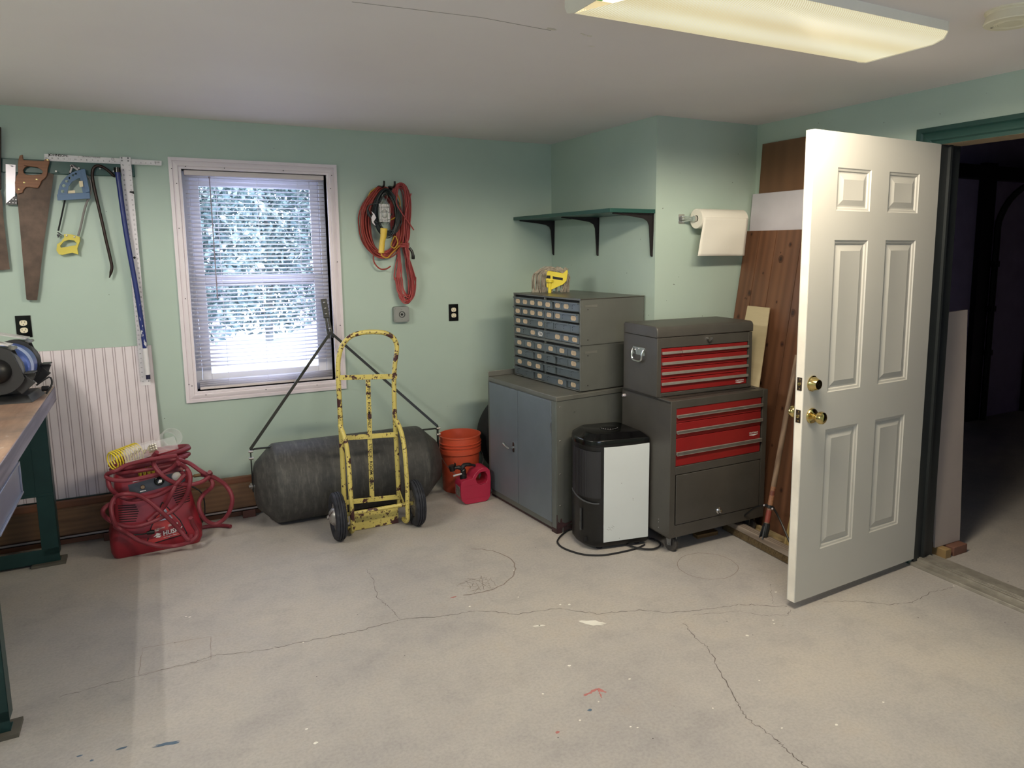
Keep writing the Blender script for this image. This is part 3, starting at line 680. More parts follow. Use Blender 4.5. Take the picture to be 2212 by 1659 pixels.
m.tube(smooth([(1.135,YB-.04,1.56),(1.132,YB-.045,1.50),(1.165,YB-.05,1.455),(1.205,YB-.055,1.452),(1.235,YB-.06,1.47)], 4), .0045, 7); m.build('cord', red_c, t)
t = thing('cord_coil', 'dark green-black cord coil hanging inside the red coil', 'cord', (1.21, YB, 1.7))
m = MB(); coil(m, 1.212, 1.805, .084, .150, 18, .0038, YB-.080, .008, .03, squash=.35)
m.tube(smooth([(1.17,YB-.12,1.86),(1.10,YB-.12,1.85),(1.085,YB-.12,1.80),(1.11,YB-.125,1.765),(1.15,YB-.13,1.74),(1.20,YB-.13,1.76),(1.24,YB-.12,1.80)], 4), .0038, 7); m.build('cord', blk_c, t)
m = MB(); m.tube([(1.088,YB-.12,1.82),(1.097,YB-.125,1.785),(1.115,YB-.125,1.76)], [.007,.009,.007], 10); m.build('plug', black_plastic, t)
m = MB(); m.plate([(1.1045, 1.812), (1.1227, 1.7978), (1.1346, 1.7719), (1.1178, 1.7484), (1.1286, 1.7223), (1.1087, 1.7395), (1.1041, 1.7714), (1.1154, 1.7919)], [], lambda a,b,c: (a,YB-.135-c,b), 0, .001); m.build('warning_tag', M('white_tag', (212,206,214), .6), t)
# gathered bundle
t = thing('cord_coil', 'long red extension cord gathered and tied in the middle, hanging on the wall', 'cord', (1.33, YB, 1.25))
m = MB()
for k in range(15):   # long loops gathered at the waist
    wt, wm, wb = random.uniform(.025,.068), random.uniform(.010,.028), random.uniform(.014,.068)
    ct, cb = 1.306+random.uniform(-.006,.012), 1.330+random.uniform(-.010,.010); y = YB-.03-.055*random.random(); tp, bt = 1.995-random.uniform(0,.03), 1.225+random.uniform(0,.055)
    half = [(0, tp), (.55*wt, tp-.015), (.95*wt, 1.91), (wt, 1.82), (.9*wt, 1.74), (.6*wt+.4*wm, 1.66), (wm, 1.605), (wm*1.1, 1.56), (.6*wb, 1.48), (.9*wb, 1.40), (wb, bt+.11), (.85*wb, bt+.045), (.45*wb, bt+.008)]
    cx = lambda z: ct+(cb-ct)*min(1, max(0, (1.75-z)/.4)); pts = []
    for i, (w_, z) in enumerate(half): pts.append((cx(z)+w_, y-.008*math.sin(i), z))
    pts.append((cb, y-.006, bt))
    for i, (w_, z) in list(enumerate(half))[:0:-1]: pts.append((cx(z)-w_*random.uniform(.8,1.05), YB-.045-.03*math.cos(i*.5), z))
    m.tube(smooth(pts, 4, True), .0042, 7, closed=True)
for z in (1.612,1.603,1.594): m.tube(smooth([(1.318+.042*math.cos(a), YB-.055+.034*math.sin(a), z+.004*math.cos(a)) for a in [2*PI*i/12 for i in range(12)]], 2, True), .0042, 7, closed=True)
m.tube(smooth([(1.29,YB-.09,1.96),(1.275,YB-.10,1.87),(1.31,YB-.105,1.80),(1.355,YB-.10,1.74),(1.385,YB-.09,1.70)], 4), .0042, 7)
m.tube(smooth([(1.375,YB-.09,1.93),(1.345,YB-.10,1.85),(1.325,YB-.10,1.77),(1.32,YB-.10,1.68),(1.31,YB-.09,1.62)], 4), .0042, 7)
m.build('cord', red2, t)
m = MB(); m.tube(smooth([(1.352,YB-.09,1.585),(1.366,YB-.095,1.565),(1.374,YB-.095,1.535),(1.375,YB-.09,1.515)], 3), [.009]*6+[.011]*4, 10); m.build('plug', black_plastic, t)
# work light
t = thing('work_light', 'caged trouble light with a yellow handle hanging in the cords', 'work light', (1.17, YB-.15, 1.56))
m = MB(); m.tube([(1.1717, 4.52, 1.7071), (1.1662, 4.52, 1.6546), (1.158, 4.52, 1.6254), (1.1493, 4.52, 1.5541)], [.022,.019,.0165,.018], 18)
m.build('handle', M('yellow_rubber', (214,182,70), .4, var=.06), t, bevel=.003)
cc = Vector((1.1789, 4.52, 1.8059)); ax = (Vector((1.178, 4.52, 1.8752))-Vector((1.1785, 4.52, 1.7304))).normalized()
m = MB()
for k in range(6):
    a = 2*PI*k/6; u = ax.orthogonal().normalized(); w = ax.cross(u); d = u*math.cos(a)+w*math.sin(a)
    m.tube(smooth([cc-ax*.075+d*.018, cc-ax*.05+d*.034, cc+ax*.03+d*.034, cc+ax*.07+d*.012], 4), .0014, 6)
for h in (-.045,0,.03): m.tube([cc+ax*h+(u*math.cos(2*PI*i/20)+w*math.sin(2*PI*i/20))*.034 for i in range(20)], .0013, 6, closed=True)
m.build('cage', chrome, t)
m = MB(); m.plate([(.033*math.cos(a), .033*math.sin(a)) for a in [PI*i/10 for i in range(11)]]+[(-.031,0),(.031,0)], [], lambda a,b,c: cc+ax*(c)+Vector((a,b,0)), -.06, .05); m.build('reflector', M('grey_reflector', (128,130,134), .35, .6), t)
m = MB(); m.ball(cc-ax*.01, .02, 10, (1,1,1.4)); m.build('bulb', M('clear_bulb', (190,190,186), .15), t)
m = MB(); m.tube(smooth([(cc.x-.004,cc.y,cc.z+.075),(cc.x-.012,cc.y-.01,cc.z+.10),(cc.x+.006,cc.y-.012,cc.z+.115),(cc.x+.02,cc.y-.005,cc.z+.098),(cc.x+.014,cc.y,cc.z+.07)], 4), .0015, 6); m.build('hanger', chrome, t)
m = MB(); pe = Vector((1.1493, 4.52, 1.5541))
m.tube(smooth([pe, pe+Vector((.006,0,-.018)), pe+Vector((.04,.01,-.03)), pe+Vector((.075,.03,0)), (1.275,YB-.10,1.59), (1.31,YB-.06,1.62), (1.30,YB-.05,1.68)], 4), .0038, 7)
m.tube(smooth([(1.235,YB-.12,1.63),(1.222,YB-.13,1.60),(1.245,YB-.13,1.585),(1.27,YB-.12,1.62),(1.255,YB-.11,1.66),(1.235,YB-.12,1.63)], 4), .0036, 7)
m.tube(smooth([(1.215,YB-.13,1.84),(1.20,YB-.14,1.81),(1.20,YB-.14,1.77),(1.225,YB-.13,1.76),(1.29,YB-.08,1.80),(1.31,YB-.06,1.88),(1.29,YB-.05,1.94)], 4), .0036, 7)
m.tube(smooth([(1.12,YB-.05,1.90),(1.10,YB-.06,1.84),(1.115,YB-.06,1.92),(1.16,YB-.05,1.96)], 4), .0036, 7)
m.build('cord', yel_c, t)

# ---------------------------------------------------------------- along the wall foot
t = thing('beadboard_panel', 'white beadboard panel leaning on the wall behind the air compressor', 'board', (-.5, YB-.05, .2))
m = MB(); x0, x1 = -1.12, -.128; zb, zt_ = .236, 1.043; yb_, yt_ = YB-.070, YB-.012
n = 21; gw = (x1-x0)/n
for i in range(n):
    a = x0+i*gw+.0022; b = x0+(i+1)*gw-.0022; md = a+.009
    for p, q in ((a, md-.0022), (md+.0022, b)):
        m.hexa([(p,yb_,zb),(q,yb_,zb),(q,yb_+.006,zb),(p,yb_+.006,zb)], [(p-.012,yt_,zt_),(q-.012,yt_,zt_),(q-.012,yt_+.006,zt_),(p-.012,yt_+.006,zt_)])
m.cur = 1; m.hexa([(x0,yb_+.003,zb),(x1,yb_+.003,zb),(x1,yb_+.008,zb),(x0,yb_+.008,zb)], [(x0-.012,yt_+.003,zt_),(x1-.012,yt_+.003,zt_),(x1-.012,yt_+.008,zt_),(x0-.012,yt_+.008,zt_)])
m.build('panel', [M('white_beadboard', (224,215,220), .5, var=.03), M('beadboard_groove', (188,176,180), .7)], t, world=True)
plank_w = wood('treated_lumber', (118,88,62), (92,68,50), 'x', 9, .7, ring=.2)
m = MB(); m.box(-1.45, .37, YB-.135, YB-.100, .0, .236); tag(m.build('wood_plank', wood('reddish_lumber', (128,84,58), (106,68,48), 'x', 7, .6, ring=.2), bevel=.003), 'long reddish board standing on edge against the wall foot', 'plank')
m = MB(); m.box(-1.45, .345, YB-.178, YB-.138, .062, .205); tag(m.build('wood_plank', plank_w, bevel=.004), 'weathered grained board in front of the reddish board, raised off the floor', 'plank')
m = MB(); m.box(-1.45, .36, YB-.186, YB-.146, .045, .050); m.box(-1.45, .36, YB-.186, YB-.183, .045, .060)
tag(m.build('metal_strip', M('dull_metal_strip', (150,144,146), .5, .5)), 'thin grey metal edging strip under the raised weathered board', 'metal strip')
for x, l in ((-.40,'small reddish wood block under the grey strip near the workbench'), (.30,'small wood block under the grey strip near the lawn roller')):
    m = MB(); m.box(x-.035, x+.035, YB-.19, YB-.145, 0, .045); tag(m.build('wood_block', M('red_brown_wood', (98,62,54), .7, var=.2), bevel=.002), l, 'wood block')
# ---------------------------------------------------------------- hand truck
yel = chipped('chipped_yellow_paint', (206,190,108), (68,36,38), 13, .565, .4, .61)
t = thing('hand_truck', 'tall yellow hand truck with chipped paint, standing in front of the lawn roller', 'hand truck', (.92, 4.0, 0))
YT = 4.02
R0 = .0135
m = MB()
hp = [(0.7662, 4.02, 0.0481), (0.7605, 4.02, 0.1528), (0.7612, 4.02, 0.3417), (0.7606, 4.02, 0.5549), (0.76, 4.02, 0.765), (0.7595, 4.02, 0.9206), (0.7679, 4.02, 0.9971), (0.7905, 4.02, 1.0596), (0.8348, 4.02, 1.1029), (0.8935, 4.02, 1.12), (0.9574, 4.02, 1.1214), (1.0219, 4.02, 1.1124), (1.0682, 4.02, 1.086), (1.0881, 4.02, 1.0477), (1.0893, 4.02, 1.0077), (1.0761, 4.02, 0.9341), (1.0674, 4.02, 0.8412), (1.0643, 4.02, 0.6796), (1.0665, 4.02, 0.5157), (1.0687, 4.02, 0.35), (1.071, 4.02, 0.1823), (1.073, 4.02, 0.0834)]
m.tube(smooth(hp, 3), R0, 12); m.build('frame', yel, t)
def strap(a, b, w, name='cross_bar', mt=None, y=YT, th=.006):
    m = MB(); A, B = Vector(a), Vector(b); A.y = B.y = y; m.bar(A, B, th, w, (0,0,1)) if abs(A.x-B.x) > .1 else m.bar(A, B, w, th, (0,1,0)); return m.build(name, mt or yel, t, bevel=.001)
for a, b in (((0.7627, 4.02, 0.8816), (1.0815, 4.02, 0.8614)), ((0.7725, 4.02, 0.5401), (1.0749, 4.02, 0.5229)), ((0.7511, 4.02, 0.1707), (1.0727, 4.02, 0.1511))): strap(a, b, .028, y=YT-.015)
c1 = strap((0.9184, 4.02, 0.8546), (0.9162, 4.02, 0.5404), .026, 'centre_strap', y=YT-.008)
c2 = strap((0.9154, 4.02, 0.5216), (0.9141, 4.02, 0.1588), .026, 'centre_strap', y=YT-.008)
def vtext(par, s_, top, bot, w):
    T, B = Vector(top), Vector(bot); m = MB(); yk = YT-.0115
    text(m, s_, ((T.x+B.x)/2, yk, (T.z+B.z)/2), (B.x-T.x, 0, B.z-T.z), (1,0,0), w, abs(B.z-T.z), bold=True)
    m.build('stencil_lettering', ink, par)
vtext(c1, 'STOCK  ROOM  ONLY', (0.9196, 4.02, 0.8202), (0.9151, 4.02, 0.5782), .022)
vtext(c2, 'STOCK  ROOM  ONLY', (0.9167, 4.02, 0.489), (0.9139, 4.02, 0.2195), .022)
# curved outer braces down to the axle
for pa in ([(0.7519, 4, 0.6184), (0.7673, 4, 0.5718), (0.782, 4, 0.5039), (0.7899, 4, 0.3964), (0.7923, 4, 0.2753), (0.7947, 4, 0.1532), (0.7963, 4, 0.0711)], [(1.067, 4, 0.6074), (1.0917, 4, 0.5445), (1.1073, 4, 0.4464), (1.1139, 4, 0.3209), (1.1174, 4, 0.1806), (1.1146, 4, 0.0966)]):
    n = len(pa); pts = [(x, 4.0-.115*math.sin(min(1, i/(n-1)*1.0)*PI/2)**1.0 - .0, z) for i, (x, y, z) in enumerate(pa)]
    # keep the measured silhouette while the brace swings out towards the axle
    pts = [(p[0]*(p[1]/4.0), p[1], 1.5836+(p[2]-1.5836)*(p[1]/4.0)) for p in pts]
    a = pts[-1]; pts += [(a[0]+.002, a[1]+.01, .05), (a[0]+.002, a[1]+.05, .022), (a[0]+.001, a[1]+.10, .022)]
    m = MB(); m.tube(smooth(pts, 4), .0125, 10); m.build('brace', yel, t)
m = MB(); m.cyl((.715,3.915,.132),(1.13,3.915,.132),.011,12); m.build('axle', yel, t)
m = MB(); m.bar((.79,4.005,.02),(.79,3.93,.13),.004,.02); m.bar((1.07,4.02,.19),(1.075,3.915,.125),.004,.022); m.build('gusset', yel, t)
m = MB(); m.box(.795,1.055,3.985,3.991,.006,.105); m.box(.795,1.055,3.985,4.085,.002,.008); m.build('toe_plate', yel, t, bevel=.001)
tyre = NT('grooved_tyre'); v = tyre.coord(); tyre.base(tyre.ramp(tyre.noise(v, 30, 4), [(.3, lin((24,26,34))), (.62, lin((44,46,56))), (.8, lin((84,82,84)))])); tyre.set(Roughness=.75)
for x, s_ in ((.703, -1), (1.140, 1)):
    w = .030; m = MB(); c = (x, 3.915, .132)
    m.lathe([(.078,-w*.7),(.088,-w*.95),(.110,-w),(.124,-w*.85),(.1305,-w*.55),(.1305,-w*.47),(.126,-w*.46),(.126,-w*.38),(.132,-w*.36),(.132,-w*.1),(.127,-w*.09),(.127,w*.09),(.132,w*.1),(.132,w*.36),(.126,w*.38),(.126,w*.46),(.1305,w*.47),(.1305,w*.55),(.124,w*.85),(.110,w),(.088,w*.95),(.078,w*.7),(.078,-w*.7)], c, (1,0,0), 48)
    wh = m.build('wheel', tyre.m, t)
    m = MB(); m.lathe([(.079,w*.5*s_),(.072,w*.62*s_),(.060,w*.35*s_),(.052,w*.35*s_),(.046,w*1.0*s_),(.030,w*1.45*s_),(.012,w*1.6*s_),(.012,w*1.9*s_),(0,w*1.9*s_)], c, (1,0,0), 36)
    m.lathe([(.079,-w*.5*s_),(.05,-w*.3*s_),(.02,-w*.6*s_),(.012,-w*.6*s_)], c, (1,0,0), 36)
    m.build('hub', chipped('rusty_hub', (176,172,170), (96,78,70), 30, .56, .35, .62, .7), wh)
for p in ((0.8526, 4.02, 0.871), (0.9917, 4.02, 0.8666), (0.8383, 4.02, 0.5316), (0.9891, 4.02, 0.5229)):
    m = MB(); m.lathe([(.007,0),(.006,.003),(0,.004)], (p[0], YT-.019, p[2]), (0,-1,0), 12); m.build('bolt', yel, t)

# ---------------------------------------------------------------- lawn roller
t = thing('lawn_roller', 'dark grey plastic lawn roller drum with a thin black A-shaped tow frame', 'lawn roller', (.88, 4.40, 0))
YR = 4.36
drum = NT('scuffed_drum'); v = drum.coord(); dn = drum.noise(drum.coord((1,1,1)), 26, 6, .7)
drum.base(drum.mix(drum.ramp(drum.noise(drum.coord((6,1,1)), 9, 5, .7), [(.5, (0,0,0)), (.75, (.8,.8,.8))]), drum.ramp(dn, [(.3, lin((50,50,51))), (.7, lin((70,69,68)))]), lin((100,99,94)))); drum.set(Roughness=.6); drum.bump(dn, .15, .002)
m = MB(); c = (0, YR, .232)
m.lathe([(0,.335),(.06,.335),(.075,.325),(.11,.33),(.135,.340),(.222,.425),(.230,.438),(.232,.455),(.232,1.285),(.230,1.30),(.222,1.315),(.135,1.405),(.11,1.415),(.075,1.42),(.06,1.41),(0,1.41)], c, (1,0,0), 64)
m.build('drum', drum.m, t, ang=25)
m = MB()
for p in ((.43,YR+.1,.15),): pass
fr = M('black_painted_steel', (20,24,24), .4, .3)
XLr, XRr = .318, 1.428
for x in (XLr, XRr):
    m = MB(); m.bar((x,YR,.20),(x,YR,.455),.006,.026,(0,1,0)); sp = m.build('end_arm', fr, t, bevel=.001)
    m = MB(); s_ = -1 if x < .9 else 1
    m.cyl((x-s_*.03,YR,.232),(x+s_*.02,YR,.232),.010,12); m.cyl((x,YR-.0,.232),(x+s_*.012,YR,.232),.018,6); m.cyl((x-.012,YR-.016,.40),(x+.012,YR-.016,.40),.008,8); m.cyl((x-.012,YR-.016,.44),(x+.012,YR-.016,.44),.008,8)
    m.build('bolt', screw_steel, sp)
m = MB(); m.tube([(XLr,YR-.012,.445),(XLr+.02,YR-.012,.452),(XRr-.02,YR-.012,.440),(XRr,YR-.012,.43)], .0055, 8); m.build('cross_rod', fr, t)
AP = (.838, 4.615, 1.065)
for x in (XLr, XRr):
    m = MB(); m.bar((x,YR,.45),AP,.016,.008,(0,1,0)); m.build('tow_arm', fr, t)
m = MB(); m.bar((.826,4.615,1.03),(.815,4.645,1.19),.014,.008,(0,1,0)); m.bar((.850,4.615,1.03),(.830,4.648,1.19),.014,.008,(0,1,0)); m.bar((.822,4.636,1.155),(.812,4.655,1.272),.036,.014,(0,1,0)); hk = m.build('hitch', fr, t, bevel=.002)
m = MB()
for q in ((.820,4.630,1.18),(.817,4.634,1.215),(.813,4.638,1.25)): m.lathe([(.008,0),(.006,.004),(0,.006)], q, (0,-1,0), 10)
m.ball((.833,4.602,1.09),.008,8); m.build('bolt', screw_steel, hk)

# ---------------------------------------------------------------- bucket and fuel can
t = thing('bucket', 'orange plastic bucket standing between the lawn roller and the grey cabinet', 'bucket', (1.592, 4.40, 0))
om = M('orange_plastic', (196,80,52), .42, var=.06)
m = MB(); m.lathe([(r*.885, h) for r, h in [(0,.004),(.128,.004),(.130,.0),(.133,.006),(.143,.255),(.156,.257),(.156,.285),(.149,.287),(.150,.300),(.158,.302),(.158,.306),(.150,.308),(.151,.320),(.159,.322),(.159,.326),(.151,.328),(.152,.362),(.157,.364),(.157,.372),(.149,.372),(.147,.36),(.130,.012),(0,.012)]], (1.592,4.40,0), n=56)
m.build('body', om, t)
m = MB(); m.tube(smooth([(1.592+.885*dx, 4.40+.885*dy, z) for dx, dy, z in ((.16,0,.255),(.145,-.10,.20),(.075,-.165,.13),(0,-.185,.105),(-.075,-.165,.13),(-.145,-.10,.20),(-.158,0,.255))], 5), .0022, 6)
m.ball((1.732,4.40,.262),.009,8); m.build('bail_handle', screw_steel, t)
t = thing('fuel_can', 'small red plastic fuel can with a black spout and a moulded handle', 'fuel can', (1.565, 4.13, 0), .03)
rp = M('red_fuel_plastic', (168,36,66), .38, var=.08)
def XY(a): return lambda x, z, c: (a+0*x+x-a, 4.13+c, z)
bo = rrect(1.470,1.662,0,.150,.034,6)
# can body: side outline with the carrying handle hole, pillowed across its thickness
out = [(1.480,.030),(1.502,.006),(1.515,.002),(1.635,.002),(1.655,.010),(1.668,.030),(1.672,.080),(1.674,.150),(1.668,.200),(1.652,.218),(1.625,.223),(1.595,.214),(1.568,.190),(1.556,.168),(1.548,.160),(1.500,.158),(1.482,.148),(1.474,.125),(1.474,.06)]
hol = [(1.574,.158),(1.592,.184),(1.618,.194),(1.640,.191),(1.651,.172),(1.651,.138),(1.638,.120),(1.602,.114),(1.582,.132)]
m = MB(); m.plate(out, [hol], lambda a, b, c: (a, 4.13+c, b), -.055, .055); body = m.build('body', rp, t, bevel=.0085, seg=3, ang=60)
m = MB()
for z in (.035,.12):
    for y in (4.0735,): m.box(1.50,1.65,y,y+.004,z,z+.003)
m.build('moulded_rib', rp, body)
m = MB(); m.cyl((1.512,4.13,.152),(1.512,4.13,.185),.021,20); m.build('cap', black_plastic, t, bevel=.002)
m = MB(); m.tube(smooth([(1.512,4.13,.180),(1.512,4.13,.205),(1.500,4.13,.222),(1.475,4.13,.232),(1.445,4.13,.228)], 4), [.018]*6+[.014]*6+[.011]*5, 12)
m.tube(smooth([(1.498,4.13,.215),(1.52,4.13,.240),(1.555,4.13,.238),(1.592,4.13,.226)], 4), [.014]*5+[.012]*4+[.008]*4, 10)
m.cyl((1.442,4.13,.215),(1.436,4.13,.250),.016,14,.020); m.box(1.458,1.462,4.12,4.14,.24,.262)
m.build('spout', black_plastic, t)
m = MB(); m.cyl((1.495,4.115,.192),(1.438,4.105,.190),.0055,10); m.build('nozzle_tip', M('translucent_white_plastic', (196,192,196), .4), t)
m = MB(); m.box(1.4725,1.4745,4.095,4.165,.05,.115); m.build('label_sticker', M('mottled_label', (120,116,110), .6, var=.6, vs=80), t)
# spare tyre behind the cabinet
t = MB(); t.lathe([(.17,-.075),(.21,-.095),(.27,-.098),(.295,-.085),(.303,-.05),(.305,0),(.303,.05),(.295,.085),(.27,.098),(.21,.095),(.17,.075),(.17,-.075)], (2.055,4.44,.306), (0,1,0), 64)
tag(t.build('tyre', M('old_tyre_rubber', (22,23,26), .8, var=.3, bump=.2)), 'black tyre standing behind the grey cabinet, mostly hidden', 'tyre')

# ---------------------------------------------------------------- air compressor
t = thing('air_compressor', 'red upright air compressor with a black control panel on the floor below the beadboard', 'air compressor', (-.18, 4.34, 0), .09)
Mc = ROOT[t.name]
redp = M('compressor_red_plastic', (138,30,44), .4, var=.08); red_dark = M('dark_red_recess', (84,20,28), .55)
lx = lambda *p: Mc @ Vector(p)
def cbuild(m, *a, **k): m.xf(Mc); return m.build(*a, **k)
# body: stack of front-to-back sections, wide and deep at the foot
secs = [(0,.200,-.130,.085,.03),(.04,.212,-.150,.09,.03),(.10,.214,-.150,.09,.035),(.20,.192,-.128,.088,.04),(.30,.176,-.106,.085,.04),(.33,.174,-.100,.085,.04),(.41,.170,-.078,.08,.035),(.44,.160,-.068,.075,.04)]
m = MB(); rows = []
for z, w, yf, yb, r in secs:
    rows.append([(x, y, z) for x, y in rrect(-w, w, yf, yb, r, 4)])
n = len(rows[0]); vs = [p for rw in rows for p in rw]; fs = [(i*n+k, i*n+(k+1) % n, (i+1)*n+(k+1) % n, (i+1)*n+k) for i in range(len(rows)-1) for k in range(n)]
fs += [tuple(range(n)), tuple((len(rows)-1)*n+k for k in range(n))]; m.add(vs, fs); body = cbuild(m, 'shell', redp, t, bevel=.003)
m = MB()
for s_ in (-1, 1): m.tube(smooth([(s_*.15,-.01,.42),(s_*.148,-.015,.47),(s_*.12,-.02,.495),(s_*.05,-.02,.50),(0,-.02,.50)], 4), .016, 10)
cbuild(m, 'carry_handle', redp, t)
def front(x, z, out=.002):   # point on the sloping front face
    for (z0,_,y0,_,_), (z1,_,y1,_,_) in zip(secs, secs[1:]):
        if z0 <= z <= z1: return (x, y0+(y1-y0)*(z-z0)/(z1-z0)-out, z)
    return (x, secs[-1][2]-out, z)
m = MB(); m.add([front(-.105,.315),front(.150,.345),front(.158,.405),front(-.112,.372)], [(0,1,2,3)]); cp = cbuild(m, 'control_panel', M('dark_grey_panel', (44,46,52), .4), t)
m = MB()
def dial(x, z, r, h): p = Vector(front(x, z)); m.lathe([(r*1.15,0),(r*1.1,h*.4),(r,h),(r*.9,h*1.05),(0,h*1.05)], p, (0,-1,.28), 24)
m.cur = 0; dial(.03,.368,.022,.018); cbuild(m, 'knob', gloss_black, cp)
m = MB(); dial(.112,.378,.021,.010); cbuild(m, 'gauge', M('gauge_face', (218,214,206), .25), cp)
m = MB(); dial(-.048,.350,.010,.014); cbuild(m, 'outlet_fitting', M('aged_brass', (110,88,62), .35, .8), cp)
m = MB(); m.add([front(.022,.362,.024),front(.040,.366,.024),front(.042,.377,.024),front(.030,.380,.024)], [(0,1,2,3)])
for x, z, w in ((-.075,.382,.03),(-.02,.392,.03),(-.048,.328,.028),(.15,.40,.025)): m.add([front(x-w/2,z,.004),front(x+w/2,z+.002,.004),front(x+w/2,z+.007,.004),front(x-w/2,z+.005,.004)], [(0,1,2,3)])
cbuild(m, 'panel_marking', white_ink, cp)
for sx, z0, n, x0, x1 in ((-1,.19,8,.075,.165),(1,.235,9,.085,.165)):
    m = MB()
    for i in range(n):
        z = z0+i*.0115; a, b = (x0+.004*abs(i-4), x1)
        P_, Q_ = front(sx*a,z-.006,.0015), front(sx*b,z+.004,.0015); P2, Q2 = front(sx*a,z-.001,.0015), front(sx*b,z+.0085,.0015); m.add([P_,Q_,Q2,P2], [(0,1,2,3)])
    cbuild(m, 'vent', M('vent_shadow_slot', (40,12,16), .8), t)
# badge plate and lettering
m = MB(); m.add([front(-.055,.052,.0025),front(.135,.075,.0025),front(.108,.150,.0025),front(.035,.258,.0025),front(-.028,.140,.0025)], [(0,1,2,3,4)]); bpz = cbuild(m, 'badge', [M('badge_red', (176,52,52), .4)], t)
m = MB(); E_ = [front(-.055,.052,.003),front(-.028,.140,.003),front(.035,.258,.003),front(.108,.150,.003),front(.135,.075,.003)]
for a, b in zip(E_, E_[1:]+E_[:1]): m.bar(a, b, .005, .0015, (0,1,0))
cbuild(m, 'badge_border', black_plastic, bpz)
m = MB(); m.add([front(.006,.165,.004),front(.075,.168,.004),front(.036,.240,.004)], [(0,1,2)]); cbuild(m, 'badge_emblem', M('silver_foil', (150,146,150), .3, .6), bpz)
m = MB(); rv = Vector((1,0,.10)); uv_ = Vector((0,.14,1))
text(m, 'HUSKY', front(.070,.102,.005), rv, uv_, .034, .092, bold=True)
text(m, 'The Toughest Name in Tools', front(.070,.081,.005), rv, uv_, .008, .092)
text(m, '135 MAX', front(.072,.136,.005), rv, uv_, .015, .050, bold=True, shear=.2)
text(m, '1.3 GALLONS', front(.008,.127,.005), rv, uv_, .010, .052, bold=True, shear=.2)
text(m, 'HUSKY', front(-.072,.300,.003), rv, uv_, .009, .030, bold=True)
h0 = Vector(front(.0,.094,.005))      # dog-head emblem in outline
for tri in (((-.022,-.004),(0,.014),(.016,.006),(.004,.0)),((-.006,-.002),(.016,-.002),(.008,-.012),(-.012,-.010)),((-.010,.006),(-.004,.016),(.0,.010))):
    m.add([h0+Vector((a,0,b)) for a, b in tri], [tuple(range(len(tri)))])
cbuild(m, 'lettering', white_ink, bpz)
m = MB(); m.tube(smooth([(-.12,-.17,.130),(-.08,-.175,.125),(-.045,-.178,.126)], 3), .004, 6); m.tube(smooth([(.17,-.02,.30),(.235,-.03,.24),(.24,-.03,.12),(.21,-.04,.06)], 4), .004, 6); pc = cbuild(m, 'power_cord', black_rubber, t)
m = MB(); m.tube([(-.05,-.178,.126),(-.03,-.180,.128),(-.015,-.182,.128)], [.009,.013,.011], 12); cbuild(m, 'plug', black_plastic, pc)
m = MB(); m.box(-.012,.004,-.188,-.186,.130,.133); m.box(-.012,.004,-.178,-.176,.130,.133); cbuild(m, 'plug_prong', chrome, pc)
m = MB(); m.box(-.17,-.12,-.11,.05,-.0,.012); m.box(.12,.17,-.11,.05,0,.012)
